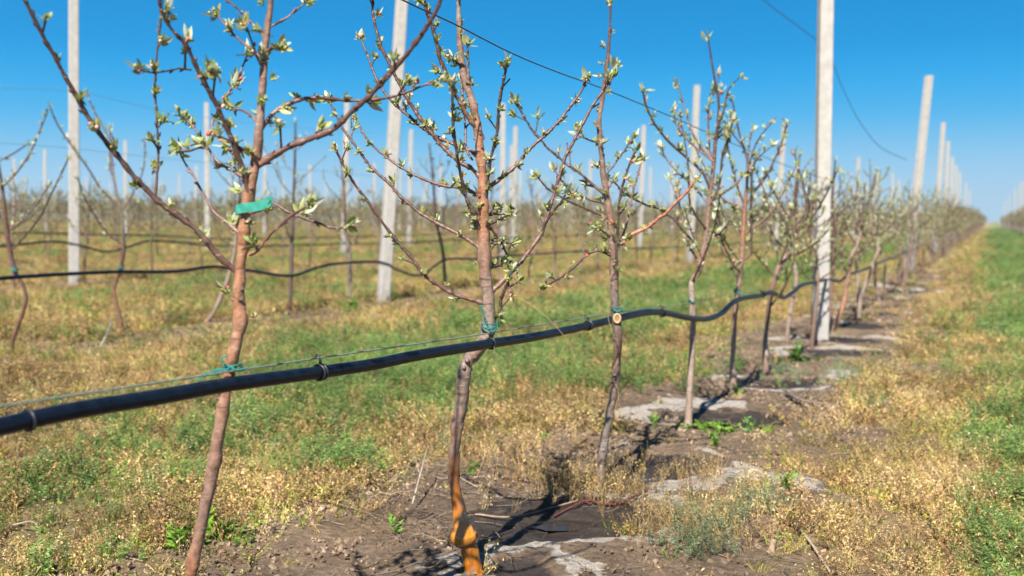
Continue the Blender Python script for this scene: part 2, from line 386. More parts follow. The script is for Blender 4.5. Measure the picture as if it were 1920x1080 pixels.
def cluster(mb, rs, p, axis, size, lod=0, pink=.2):
    axis = axis/np.linalg.norm(axis)
    n = {0: rs.randint(11, 17), 1: rs.randint(6, 9), 2: rs.randint(3, 5)}[lod]
    for i in range(n):
        sp = .35 if i < 2 else .95
        d = axis + rs.normal(size=3)*sp*.8; d[2] += .25
        L = size*rs.uniform(.4, 1.15)*(1.3 if i < 2 else 1); w = L*rs.uniform(.28, .46)*(1.5 if lod == 2 else 1)
        c = LEAFC[rs.randint(len(LEAFC))]*rs.uniform(.75, 1.15)
        if i < 2: c = np.array([.52, .56, .40])*rs.uniform(.85, 1.1)
        if lod == 2: c = c*np.array([.66, .55, .48])
        v, f = leaf_grid(rs, p+rs.normal(size=3)*size*.12, d, L, w, rs.uniform(-.1, .45), lod)
        mb.add(v, f, c, 0)
    if lod < 2:                                        # the tight bud knot in the middle, sometimes pink
        for i in range(rs.randint(3, 6) if lod == 0 else 2):
            q = p + axis*size*rs.uniform(.1, .5) + rs.normal(size=3)*size*.17; r = size*rs.uniform(.09, .16)
            isp = rs.rand() < pink
            c = (np.array([.62, .13, .15]) if rs.rand() < .6 else np.array([.72, .45, .42])) if isp else np.array([.30, .30, .08])*rs.uniform(.8, 1.3)
            ball(mb, q, r*(1.25 if isp else 1), c, 1, 6 if lod == 0 else 4)
def ball(mb, p, r, col, mat=0, n=6):
    ph = np.array([.25, .5, .75])*pi; v = [[0, 0, 1.15]]
    for h in ph:
        for i in range(n): a = 2*pi*i/n; v.append([sin(h)*cos(a), sin(h)*sin(a), cos(h)])
    v.append([0, 0, -1]); v = np.array(v)*r + p
    f4 = []; f3 = []
    for k in range(2):
        for i in range(n): f4.append([1+k*n+i, 1+(k+1)*n+i, 1+(k+1)*n+(i+1) % n, 1+k*n+(i+1) % n])
    for i in range(n): f3.append([0, 1+i, 1+(i+1) % n]); f3.append([3*n+1, 1+2*n+(i+1) % n, 1+2*n+i])
    o = mb.n; mb.add(v, f4, col, mat); 
    mb.f[3].append(np.array(f3)+o); mb.m[3].append(np.full(len(f3), mat))
def along(p, s):
    d = np.concatenate([[0], np.cumsum(np.linalg.norm(np.diff(p, axis=0), axis=1))]); q = np.array([np.interp(s, d, p[:, i]) for i in range(3)])
    q2 = np.array([np.interp(s+.004, d, p[:, i]) for i in range(3)]); t = q2-q
    if np.linalg.norm(t) < 1e-9: t = p[-1]-p[-2]
    return q, t/np.linalg.norm(t), d[-1]
def branch_parts(rs, pts, rad, spacing, size, lod, col=C_TW, f0=.15, tip=True, pink=.2, sides=8, step=.02):
    """returns (branch MB, leaf MB)"""
    p, r = smooth_path(pts, rad, step)
    # small natural kinks
    if lod == 0:
        k = np.linspace(0, 1, len(p)); p = p + np.stack([fbm(k*9, k*0+i*3.3, 2, rs.randint(90))-.5 for i in range(3)], 1)*r.mean()*1.5*np.sin(k*pi)[:, None]
        r = r*(1+.22*(fbm(np.arange(len(r))*.9, np.zeros(len(r)), 2, rs.randint(90))-.5)*2)
    wood = MB(); leaves = MB()
    dark = np.array(col)
    if lod == 0:                                       # nodes with small pointed buds
        ds = np.concatenate([[0], np.cumsum(np.linalg.norm(np.diff(p, axis=0), axis=1))]); s_ = .02; rr_ = r.copy()
        tt, uu, ww = frames(p)
        while s_ < ds[-1]:
            r = r*(1+.30*np.exp(-((ds-s_)/.0035)**2)); i_ = int(np.argmin(np.abs(ds-s_))); a_ = rs.uniform(0, 6.28); o_ = uu[i_]*cos(a_)+ww[i_]*sin(a_); q_ = p[i_]+o_*rr_[i_]
            if rs.rand() < .8: tube(wood, [q_, q_+o_*.002+tt[i_]*.003, q_+o_*.0035+tt[i_]*.007], [.0022, .0020, .0006], 5, dark*rs.uniform(.6, 1.6))
            s_ += rs.uniform(.014, .034)
    tube(wood, p, r, sides, np.array([dark*1.35+np.array([.05, .03, .02]), dark, dark*.9]), lump=.25 if lod == 0 else 0, seed=rs.randint(99))
    _, _, tot = along(p, 0)
    if lod == 1: spacing = spacing*.72
    s = tot*f0
    while s < tot-.4*spacing:
        q, t, _ = along(p, s)
        side = rs.normal(size=3); side -= t*np.dot(side, t); side /= np.linalg.norm(side)
        d = side*.9+t*.6+np.array([0, 0, .45]); d /= np.linalg.norm(d)
        ln = size*rs.uniform(.15, .75)*(rs.uniform(1.5, 3.2) if lod == 0 and rs.rand() < .25 else 1)
        if lod < 2: tube(wood, [q, q+d*ln*.6, q+d*ln], [size*.11, size*.09, size*.10], 5, dark*1.1)
        if rs.rand() < .9: cluster(leaves, rs, q+d*ln, d+.3*t, size*rs.uniform(.6, 1.05), lod, pink)
        s += spacing*rs.uniform(.55, 1.5)
    if tip: cluster(leaves, rs, p[-1], (p[-1]-p[-2])/np.linalg.norm(p[-1]-p[-2])*1.6, size*1.1, lod, pink)
    return wood, leaves
def px_path(pts, Y0, Y1):
    pts = np.asarray(pts, float); n = len(pts); d = np.concatenate([[0], np.cumsum(np.hypot(*np.diff(pts[:, :2], axis=0).T))]); d /= d[-1]
    return np.array([P(a[0], a[1], Y0+(Y1-Y0)*t) for a, t in zip(pts, d)])
WS = {101: .82, 202: .92, 71: .8, 72: .85}
def traced_tree(label, Y, trunk, branches, seed, group='apple trees of the front row', lod=0, tcols=None, size=.022, spacing=.055, bulge=None, autoN=0, wet=None):
    rs = np.random.RandomState(seed)
    tr = np.array(trunk, float); pts = np.array([P(a[0], a[1], Y) for a in tr]); ws = WS.get(seed, 1.); rad = tr[:, 2]/2/F*Y*ws
    bx, by = pts[0][:2]; gz = tz(bx, by)
    pts[0][2] = gz-.04
    if pts[1][2] <= gz: pts[1][2] = gz + .05
    root = empty('apple_tree', (bx, by, gz), label, 'apple tree', group)
    org = np.array([bx, by, gz])
    p, r = smooth_path(pts, rad, .012 if lod == 0 else .04)
    k = np.linspace(0, 1, len(p))
    cols = np.array(tcols if tcols is not None else [C_GR, C_TR, C_GR, C_TR, C_OR, C_TR, C_TR, C_TW*1.4, C_TW])
    mb = MB(); tube(mb, p, r, 18 if lod == 0 else 8, cols, lump=.38 if lod == 0 else .2, seed=seed)
    # knots and pruning scars on the trunk
    for i in range(26 if lod == 0 else 3):
        s = rs.uniform(.05, .75); idx = int(s*(len(p)-1)); a = rs.uniform(0, 2*pi); d = np.array([cos(a), sin(a), .3]); q = p[idx]+d*r[idx]*.8
        tube(mb, [q, q+d*r[idx]*.5], [r[idx]*.38, r[idx]*.22], 7, C_DK*1.5)
    trunk_o = mb.build('trunk', M_BARK, root, org)
    if wet is not None:
        wp, wr = smooth_path([P(a[0], a[1], Y) for a in wet[0]], np.array([a[2]/2/F*Y for a in wet[0]]), .008)
        wp[0][2] = min(wp[0][2], gz-.02)
        wm = MB(); tube(wm, wp, wr, 22, wet[1], lump=.28, seed=seed+3); wo = wm.build('wet_rootstock', M_WETBARK, root, org); wo['label'] = 'glossy wet orange bulging base of the trunk'
    for b in branches:
        n = len(b[0]); w0, w1 = b[1], b[2]; y0, y1 = Y, Y+b[3]
        rd = np.linspace(w0, w1, n)/2/F*Y*(ws*.92 if lod == 0 else ws)
        col = b[4] if len(b) > 4 and b[4] is not None else C_TW*rs.uniform(.9, 1.5)
        sp = b[5] if len(b) > 5 else spacing
        wd, lv = branch_parts(rs, px_path(b[0], y0, y1), rd, sp, size, lod, col, f0=.12, sides=9 if lod == 0 else 5, step=.006 if lod == 0 else .05)
        bo = wd.build('branch', M_BARK, root, org)
        if lv.n: lv.build('leaves', [M_LEAF, M_BUD], bo, org)
    if autoN: auto_branches(rs, root, p-org, r, autoN+1, 1, size=.028, narrow=.8)
    # spur leaves directly on the upper trunk
    sp = MB(); s = .50
    while s < .97:
        idx = int(s*(len(p)-1)); a = rs.uniform(0, 2*pi); d = np.array([cos(a), sin(a), .5]); q = p[idx]+d*r[idx]
        cluster(sp, rs, q+d*.008, d, size*rs.uniform(.5, .95), lod, .25); s += (.035 if lod == 0 else .07)*rs.uniform(.5, 1.6)
    cluster(sp, rs, p[-1], np.array([0, 0, 1.]), size*1.2, lod)
    sp.build('leaves', [M_LEAF, M_BUD], trunk_o, org)
    return root

def auto_branches(rs, root, p, r, n, lod, size=.026, narrow=1., merge=False, wood=None, leaves=None, org=(0, 0, 0)):
    """branches grown round the leader p (local coordinates)"""
    tot = p[-1][2]-p[0][2]; a0 = rs.uniform(0, 6.28)
    for i in range(n):
        h = .38+.52*(i+rs.uniform(0, .6))/n; idx = int(h*(len(p)-1)); a = a0+i*2.4+rs.uniform(-.4, .4); ln = (1.05-h)*rs.uniform(.75, 1.2)*tot*.62+.12
        out = np.array([cos(a), sin(a), 0])*narrow; q = p[idx]; up = rs.uniform(.6, 1.2); ln = max(.14, min(ln, (p[-1][2]*.90-q[2])/(.98*up)+.02, .42))
        pts = [q, q+out*ln*.35+np.array([0, 0, ln*.28*up]), q+out*ln*.62+np.array([0, 0, ln*.62*up]), q+out*ln*.80+np.array([0, 0, ln*.98*up])]
        pts = [pts[0]]+[w+rs.normal(size=3)*.02 for w in pts[1:]]
        rd = np.linspace(min(.0065, r[idx]*.7), .0022, 4)
        col = C_TW*rs.uniform(.8, 1.9)+np.array([.02, .01, .0])
        if merge:
            pp = np.array(pts); tube(wood, pp, rd*1.5, 3, col, cap=False)
            if ln > .3:
                q2 = pts[2]; tube(wood, [q2, q2+out*.1+np.array([rs.uniform(-.1, .1), rs.uniform(-.1, .1), .2])], [.004, .003], 3, col, cap=False)
            s = .1
            for t in np.arange(.25, 1.01, merge):
                k = t*3; j = min(int(k), 2); w = pp[j]*(1-(k-j))+pp[j+1]*(k-j)
                cluster(leaves, rs, w+rs.normal(size=3)*.015, np.array([0, 0, 1.])+out*.5, size, 2)
        else:
            wd, lv = branch_parts(rs, pts, rd, .065, size, lod, col, f0=.2, sides=5, step=.06)
            if rs.rand() < .6 and ln > .25:
                q2 = np.array(pts[1]); d2 = out*rs.uniform(-.2, .3)+np.array([rs.uniform(-.4, .4), rs.uniform(-.4, .4), 1.]); d2 *= ln*.5
                w2, l2 = branch_parts(rs, [q2, q2+d2*.5+rs.normal(size=3)*.015, q2+d2], np.array([.0035, .003, .002]), .06, size, lod, col, f0=.25, sides=4, step=.06)
                for A, B in ((wd, w2), (lv, l2)):
                    if B.n:
                        o = A.n; A.v += B.v; A.c += B.c; A.n += B.n
                        for k in (3, 4): A.f[k] += [x+o for x in B.f[k]]; A.m[k] += B.m[k]
            bo = wd.build('branch', M_BARK, root)
            if lv.n: lv.build('leaves', [M_LEAF, M_BUD], bo)

Y1, Y2, Y3, Y4, Y5, Y6 = 1.74, 2.63, 3.36, 4.40, 5.2, 6.0
# ---- the tree in the left foreground
T1 = [(292, 1500, 33), (325, 1250, 31), (357, 1080, 27), (392, 915, 27), (408, 830, 28), (424, 730, 28), (436, 670, 28), (450, 605, 30), (448, 565, 27), (451, 500, 27), (458, 440, 27), (464, 380, 26), (478, 310, 23), (486, 250, 21), (490, 190, 18), (495, 120, 17), (500, 60, 15), (508, 0, 14), (512, -130, 11), (516, -260, 6)]
B1 = [
 ([(442, 508), (405, 474), (370, 432), (330, 402), (298, 378), (265, 345), (220, 295), (170, 230), (142, 180), (125, 150), (103, 108), (84, 75), (60, 28), (44, -8), (26, -60)], 15, 7, -.16, C_TW*1.1, .055),
 ([(290, 374), (295, 325), (297, 280), (294, 230), (291, 170), (293, 120), (298, 70), (302, 30), (296, -5), (288, -40)], 7, 4, -.03, C_DK, .045),
 ([(469, 378), (458, 325), (441, 280), (425, 238), (402, 195), (380, 152), (360, 112), (345, 82), (330, 65), (312, 42), (300, 8), (290, -30)], 14, 6, -.10, C_TW*.9, .07),
 ([(358, 131), (335, 129), (310, 134), (285, 136), (264, 132)], 5, 4, -.12, C_TW*1.2, .09),
 ([(378, 158), (384, 146), (396, 140), (400, 134)], 6, 5, -.08, C_DK, .03),
 ([(480, 314), (510, 293), (545, 274), (580, 262), (620, 243), (660, 210), (690, 184), (712, 158), (740, 125), (770, 90), (800, 50), (818, 22), (826, 0), (834, -30)], 17, 8, -.10, C_TW*1.6, .11),
 ([(488, 244), (510, 215), (530, 201), (555, 190), (585, 184), (620, 186), (660, 188), (700, 187), (730, 182), (760, 174), (790, 162), (826, 148)], 11, 5, .10, C_TW*1.7, .045),
 ([(472, 290), (452, 278), (432, 265), (410, 254)], 6, 4, -.03, C_TW*1.9, .05),
 ([(483, 230), (468, 214), (452, 207), (436, 204)], 6, 4, .03, C_TW*2.2, .05),
 ([(494, 112), (476, 96), (453, 78), (430, 57), (409, 30)], 7, 4, .05, C_TW*2.4, .09),
 ([(493, 130), (481, 104), (471, 75), (461, 47)], 6, 4, -.05, C_DK, .12),
 ([(498, 77), (487, 57), (468, 39), (448, 18), (427, 0), (412, -25)], 6, 4, .06, C_TW, .1),
 ([(508, 50), (533, 36), (559, 16), (572, 5)], 6, 4, .02, C_TW*1.8, .1),
 ([(500, 95), (512, 90), (524, 88)], 10, 8, -.03, C_TW*2, 9),
 ([(446, 300), (420, 268), (396, 238), (411, 207), (430, 171), (445, 145), (455, 124), (463, 104)], 7, 4, .08, C_TW*2.8, .035),
 ([(462, 336), (448, 327), (419, 311), (404, 298), (388, 276), (375, 257), (360, 235), (348, 224)], 9, 4, .04, C_TW*2.2, .04),
 ([(391, 280), (380, 277), (369, 278), (350, 284), (335, 282)], 6, 4, .02, C_TW*1.8, .025),
 ([(458, 444), (448, 437), (426, 418), (400, 396), (388, 374), (367, 336), (350, 311), (338, 289)], 8, 4, .05, C_TW*2.6, .12),
 ([(466, 402), (490, 391), (514, 383), (540, 397), (570, 408), (600, 420), (632, 428), (650, 425)], 9, 5, -.04, C_TW*1.6, .09),
 ([(468, 478), (484, 470), (505, 441), (522, 425), (545, 405), (565, 393), (577, 386)], 8, 5, -.06, C_TW*2.8, .14),
]
traced_tree('nearest young apple tree, left foreground, coppery trunk banded with a teal strip', Y1, T1, B1, 101,
   tcols=[C_TR, C_TR*1.1, C_TR*1.2, C_OR*1.05, C_TR*.9, C_TR*1.3, C_OR, C_OR*1.3, C_OR*1.25, C_OR*1.1, C_TR*1.2, C_TR*1.1, C_TR, C_GR, C_GR], size=.022, spacing=.040)
# ---- the tree with the orange base, in the middle
T2 = [(888, 1090, 34), (880, 1030, 34), (871, 985, 26), (858, 940, 21), (850, 880, 20), (856, 810, 24), (864, 760, 25), (869, 715, 25), (873, 685, 30), (890, 662, 30), (908, 640, 26), (916, 608, 26), (916, 570, 26), (911, 520, 24), (908, 470, 24), (907, 430, 24), (905, 380, 22), (905, 330, 20), (900, 280, 18), (894, 230, 17), (885, 190, 15), (872, 150, 14), (865, 110, 13), (861, 60, 11), (860, 10, 10), (858, -70, 8), (862, -150, 4)]
B2 = [
 ([(912, 571), (899, 566), (852, 552), (820, 533), (795, 514), (770, 482), (738, 445), (707, 404), (688, 375), (666, 347), (647, 316), (630, 282)], 9, 5, -.06, C_TW*1.7, .055),
 ([(909, 478), (896, 463), (877, 449), (852, 435), (817, 418), (789, 401), (757, 375), (735, 350), (707, 325), (685, 300), (663, 268), (644, 243), (628, 212), (618, 190)], 9, 4, .10, C_TW*1.8, .055),
 ([(907, 372), (897, 366), (868, 353), (833, 349), (801, 339), (776, 327), (748, 311), (720, 290), (694, 268), (676, 240), (668, 226)], 8, 4, .14, C_TW*1.8, .045),
 ([(906, 340), (885, 317), (862, 305), (837, 283), (812, 254), (790, 226), (774, 201), (759, 176), (745, 148), (733, 124), (717, 91), (707, 60), (700, 31), (699, -5), (698, -30)], 10, 5, .06, C_TW*1.5, .045),
 ([(900, 294), (880, 281), (856, 272), (822, 258), (790, 239), (768, 220), (737, 193), (710, 156), (699, 130), (689, 104), (677, 74)], 8, 4, .20, C_TW*1.3, .04),
 ([(909, 448), (905, 443), (891, 405), (875, 371), (862, 324), (856, 286), (850, 242), (848, 201), (848, 160)], 9, 5, -.15, C_DK, .035),
 ([(909, 392), (911, 370), (914, 336), (922, 289), (932, 248), (935, 207), (941, 166), (949, 130), (952, 116)], 8, 5, -.12, C_DK, .035),
 ([(908, 354), (916, 350), (941, 333), (969, 308), (998, 276), (1026, 251), (1051, 223), (1076, 190), (1093, 165), (1100, 148)], 9, 4, .04, C_TW*2.0, .05),
 ([(916, 555), (924, 545), (950, 520), (979, 488), (1001, 458), (1018, 429), (1031, 387), (1044, 348), (1058, 300), (1066, 284), (1087, 244), (1112, 196), (1130, 172), (1150, 142)], 10, 5, .08, C_TW*2.2, .05),
 ([(1016, 432), (1026, 412), (1040, 394), (1052, 378), (1062, 362)], 5, 4, -.05, C_TW, .05),
 ([(911, 425), (922, 419), (937, 411), (956, 402)], 5, 4, -.12, C_DK, .04),
 ([(911, 408), (925, 400), (938, 403), (956, 398)], 4, 3, .08, C_TW*1.4, .04),
 ([(912, 418), (920, 426), (937, 449), (950, 475), (962, 496)], 6, 5, .08, C_TW*2.4, .05),
 ([(913, 457), (930, 456), (945, 455), (960, 456)], 4, 3, .0, C_DK, .05),
 ([(918, 600), (928, 597), (937, 582), (940, 560), (948, 540), (953, 526)], 8, 5, -.03, C_TW*1.5, .03),
 ([(906, 262), (898, 247), (876, 217), (856, 181), (837, 139), (826, 111), (818, 80), (810, 50), (800, 22), (792, -12)], 11, 6, -.06, C_TW*1.6, .04),
 ([(886, 300), (875, 280), (872, 235), (869, 188), (864, 150)], 5, 4, .10, C_TW*1.9, .03),
 ([(880, 170), (878, 140), (877, 122), (877, 97), (877, 82)], 6, 5, -.04, C_GR, .05),
 ([(866, 128), (858, 118), (846, 110)], 5, 4, -.03, C_TW, .04),
 ([(914, 510), (925, 500), (938, 498), (944, 492)], 5, 4, .04, C_TW, .03),
 ([(904, 432), (890, 420), (882, 402)], 5, 3, .06, C_TW, .03),
]
# pixel corrections keep the leader just behind the pipe
WET2 = ([(890, 1100, 40), (888, 1075, 37), (884, 1052, 34), (880, 1030, 33), (877, 1022, 30), (874, 1014, 45), (869, 1002, 48), (868, 988, 39), (864, 972, 29), (858, 945, 22), (853, 915, 21), (851, 885, 20.3), (853, 850, 20)],
 [(.44, .15, .015), (.48, .17, .018), (.38, .12, .012), (.46, .16, .015), (.10, .035, .008), (.50, .19, .02), (.54, .21, .025), (.46, .16, .02), (.34, .115, .025), (.36, .12, .02), (.26, .10, .035), (.21, .095, .045), (.16, .085, .055)])
traced_tree('young apple tree at the centre with glossy orange wet swollen base and crooked trunk', Y2, T2, B2, 202,
   tcols=[C_OR, C_OR, C_OR*.8, C_TR*.9, C_TR*1.1, C_GR*.9, C_TR*1.1, C_GR, C_TR*1.2, C_OR*1.15, C_OR*1.3, C_OR*1.1, C_TR*1.3, C_TR*1.1, C_GR, C_GR, C_TW*1.6], size=.023, spacing=.045, wet=WET2)
# ---- third tree of the front row
T3 = [(1128, 945, 18), (1127, 890, 18), (1134, 820, 17), (1147, 760, 16), (1155, 700, 17), (1158, 650, 16), (1155, 595, 17), (1152, 540, 15), (1150, 480, 14), (1146, 430, 13), (1140, 380, 12), (1132, 330, 11), (1127, 280, 10), (1123, 230, 9), (1130, 180, 8), (1137, 130, 8), (1142, 80, 6), (1145, 10, 4)]
B3 = [
 ([(1139, 372), (1137, 369), (1106, 341), (1081, 320), (1062, 307), (1045, 292), (1020, 270), (995, 239), (976, 207), (968, 193)], 6, 3.5, .05, C_TW, .05),
 ([(1141, 386), (1137, 383), (1099, 371), (1074, 355), (1052, 338), (1040, 318)], 5, 3, .12, C_TW, .05),
 ([(1144, 412), (1140, 408), (1099, 392), (1060, 373), (1030, 356), (1008, 332)], 5, 3, -.05, C_TW*1.2, .05),
 ([(1150, 482), (1143, 478), (1123, 470), (1102, 477), (1081, 496), (1060, 515), (1040, 527), (1024, 536)], 6, 4, -.10, C_TW*1.3, .035),
 ([(1154, 545), (1155, 499), (1157, 447), (1160, 411), (1162, 369), (1173, 331), (1183, 302), (1192, 283)], 6, 4, -.12, C_DK, .045),
 ([(1133, 330), (1146, 316), (1166, 288), (1187, 257)], 4, 3, .05, C_TW, .05),
 ([(1152, 468), (1160, 459), (1183, 441), (1215, 426), (1243, 404), (1264, 383), (1285, 362), (1303, 340)], 9, 5, -.05, np.array([.30, .11, .06]), .06),
 ([(1142, 352), (1151, 341), (1176, 366), (1208, 383), (1236, 392)], 4, 3, .10, C_TW, .05),
 ([(1156, 470), (1166, 447), (1180, 397), (1190, 348), (1204, 300)], 5, 3, .06, C_TW*2.8, .04),
 ([(1128, 273), (1123, 269), (1099, 260), (1086, 250)], 4, 3, -.03, C_TW, .04),
 ([(1149, 446), (1144, 443), (1128, 432), (1114, 426)], 5, 3, -.05, C_DK, .025),
 ([(1131, 165), (1136, 150), (1148, 138), (1152, 126)], 5, 4, -.03, C_TW, .02),
]
traced_tree('young apple tree just right of centre with a round pruning scar where the pipe passes', 3.33, T3, B3, 303,
   tcols=[C_GR*.9, C_GR*.85, C_GR*.8, C_TR*.8, C_GR*.7, C_TR*.9, C_TR*1.2, C_TR*.8, C_TR, C_TW*2, C_TW*1.8], size=.028, spacing=.05)
# ---- fourth to eighth
T4 = [(1289, 822, 14), (1290, 800, 19), (1292, 770, 13), (1295, 700, 12), (1299, 630, 12), (1298, 570, 12), (1297, 530, 11), (1310, 510, 11), (1319, 470, 11), (1325, 430, 10), (1330, 380, 9), (1337, 320, 8), (1341, 271, 7), (1348, 200, 5), (1340, 148, 4), (1328, 74, 3)]
B4 = [
 ([(1318, 476), (1285, 436), (1260, 408), (1236, 392), (1201, 380), (1176, 362)], 5, 3, .05, C_TW, .05),
 ([(1332, 358), (1320, 327), (1292, 299), (1267, 278), (1246, 257), (1225, 228), (1211, 197), (1206, 172)], 6, 3.5, -.08, C_TW, .045),
 ([(1336, 302), (1306, 278), (1278, 250), (1267, 228), (1262, 207)], 4, 3, .08, C_TW*1.5, .05),
 ([(1326, 390), (1345, 359), (1352, 327), (1355, 288), (1366, 260), (1373, 230)], 6, 4, -.1, C_DK, .03),
 ([(1327, 382), (1299, 348), (1271, 324), (1250, 299), (1239, 276)], 4, 3, .12, C_TW*1.5, .045),
 ([(1338, 300), (1331, 281), (1328, 218), (1333, 174)], 4, 3, .05, C_TW*1.7, .04),
 ([(1322, 450), (1345, 440), (1362, 420), (1375, 395)], 4, 3, .05, C_TW*1.5, .045),
 ([(1341, 270), (1352, 245), (1370, 225)], 4, 3, .15, C_TW, .045)]
PALE = np.array([.28, .20, .155])
traced_tree('fourth front row tree, pale straight lower trunk with swollen foot in crusted mud', 4.40, T4, B4, 404, lod=1,
   tcols=[PALE, PALE, PALE*.95, PALE*1.05, C_TR*1.2, C_TR, C_TW*1.3, C_TW, C_TW], size=.034, spacing=.05, autoN=6)
T5 = [(1375, 742, 12), (1375, 715, 15), (1373, 690, 10), (1375, 650, 10), (1378, 590, 10), (1384, 540, 10), (1391, 482, 10), (1394, 429, 9), (1397, 385, 8), (1401, 341, 6), (1401, 299, 5), (1387, 253, 4), (1373, 188, 3)]
B5 = [
 ([(1397, 386), (1380, 341), (1366, 281), (1360, 242)], 5, 3, .08, C_TW, .045),
 ([(1392, 486), (1408, 475), (1408, 397), (1410, 327), (1418, 296)], 5, 4, -.12, C_DK, .04),
 ([(1393, 435), (1366, 411), (1341, 390), (1322, 360)], 4, 3, .06, C_TW*1.5, .05),
 ([(1396, 388), (1413, 361), (1436, 331), (1451, 301), (1466, 266), (1475, 231)], 5, 3.5, .02, C_TW*1.6, .045),
 ([(1391, 510), (1377, 500), (1359, 464), (1341, 411)], 4, 3, -.1, C_TW, .05),
 ([(1394, 420), (1420, 400), (1440, 370), (1450, 345)], 4, 3, .2, C_TW*1.4, .05)]
traced_tree('fifth tree of the front row with reddish trunk and a swollen foot beside green weeds', 5.2, T5, B5, 505, lod=1, tcols=[PALE*.8, PALE*.9, C_TR*1.2, C_TR*1.2, C_OR*1.1, C_TR, C_TW*1.5, C_TW], size=.036, autoN=6)
T6 = [(1436, 702, 9), (1436, 668, 14), (1435, 640, 9), (1440, 590, 9), (1446, 550, 9), (1460, 500, 9), (1478, 476, 9), (1484, 455, 8), (1490, 423, 7), (1492, 387, 6), (1494, 340, 4)]
B6 = [
 ([(1490, 440), (1522, 408), (1543, 375), (1558, 346), (1568, 322)], 5, 3, -.1, C_TW, .05),
 ([(1487, 420), (1466, 387), (1451, 358), (1439, 326)], 5, 3, .05, C_TW, .05),
 ([(1488, 425), (1507, 399), (1510, 363), (1498, 319), (1490, 288)], 5, 3, .1, C_TW, .045),
 ([(1468, 490), (1480, 484), (1513, 467), (1537, 449), (1552, 432)], 4, 3, -.15, C_TW*1.4, .05),
 ([(1480, 470), (1455, 450), (1440, 420), (1420, 400)], 4, 3, .1, C_TW*1.4, .05)]
traced_tree('sixth front row tree, crooked trunk with a whitish swelling, left of the big post', 6.0, T6, B6, 606, lod=1, tcols=[C_TR, PALE*1.1, C_TR*.8, C_TR*.9, C_TR*1.2, PALE*.8, C_TW*1.4, C_TW], size=.038, autoN=7)
def bare_trunk(label, Y, tr, seed, n=13, group='apple trees of the front row', tc=None):
    return traced_tree(label, Y, tr, [], seed, group=group, lod=1, tcols=tc, size=.034, autoN=n)
bare_trunk('thin pale curving tree behind the sixth one, left of the big post', 7.9, [(1474, 640, 9), (1478, 610, 8), (1484, 575, 8), (1493, 525, 8), (1487, 490, 8), (1482, 462, 8), (1486, 410, 6), (1492, 350, 5), (1500, 290, 3)], 61, tc=[PALE*.8, PALE, PALE, PALE*.9, C_TW*2, C_TW])
bare_trunk('tree standing tight against the left side of the big concrete post', 7.45, [(1521, 660, 9), (1526, 610, 8), (1532, 560, 8), (1532, 510, 8), (1524, 455, 8), (1517, 425, 7), (1516, 370, 5), (1520, 325, 3)], 62, tc=[C_TR*.8, C_TR, PALE*.8, PALE*.9, C_TW*2, C_TW])
bare_trunk('dark slender tree tight behind the right side of the big concrete post', 8.6, [(1561, 620, 8), (1557, 585, 7), (1559, 540, 7), (1562, 500, 7), (1564, 438, 8), (1560, 387, 6), (1562, 350, 4), (1566, 300, 3)], 63, tc=[PALE*.8, C_TR, C_TR, C_TW*1.2, C_DK, C_TW])
bare_trunk('tree leaning right with an orange lower trunk, first beyond the big post', 8.9, [(1562, 615, 8), (1576, 585, 8), (1584, 560, 8), (1590, 521, 8), (1597, 480, 7), (1612, 445, 6), (1618, 400, 5), (1622, 345, 3)], 64, tc=[C_OR*1.4, C_OR*1.5, C_TR*1.3, PALE, C_TW*2, C_TW])
bare_trunk('tree with a pale swollen foot, second beyond the big post', 10.2, [(1611, 590, 6), (1611, 575, 10), (1609, 540, 7), (1607, 500, 7), (1608, 460, 6), (1604, 410, 5), (1608, 340, 3)], 65, tc=[PALE, PALE*1.1, C_TR, C_TR, C_TW*1.5])
bare_trunk('whitish snaking tree bowed to the right, third beyond the big post', 10.9, [(1598, 590, 7), (1615, 555, 7), (1628, 520, 7), (1643, 480, 8), (1645, 460, 7), (1635, 420, 6), (1632, 380, 4), (1640, 330, 3)], 66, tc=[PALE, PALE, PALE*1.15, PALE*1.1, C_GR, C_TW*1.5])
G2 = 'apple trees of the second row'
traced_tree('brown apple tree cut by the left edge of the photo, in the second row', 6.95, [(18, 665, 12), (26, 630, 11), (46, 575, 10), (46, 543, 9), (30, 512, 10), (18, 465, 11), (10, 410, 10), (4, 350, 8), (-6, 290, 6), (-10, 240, 4)],
  [([(20, 470), (47, 443), (76, 405), (94, 368), (113, 330), (127, 300)], 5, 3.5, -.15, C_TW, .08), ([(12, 435), (47, 409), (72, 377), (90, 350)], 5, 3.5, .15, C_TW, .08),
   ([(3, 352), (31, 324), (57, 286), (76, 242), (88, 212)], 5, 3.5, .1, C_TW*1.5, .07), ([(8, 400), (-20, 370), (-40, 330)], 5, 3, .1, C_TW, .08), ([(2, 300), (25, 288), (52, 270)], 4, 3, -.1, C_TW, .2)], 71, group=G2, lod=1, size=.036, tcols=[C_OR*.5, C_OR*.6, C_TW*2, C_TW*1.6, C_OR*.5, C_TW*1.5, C_TW])
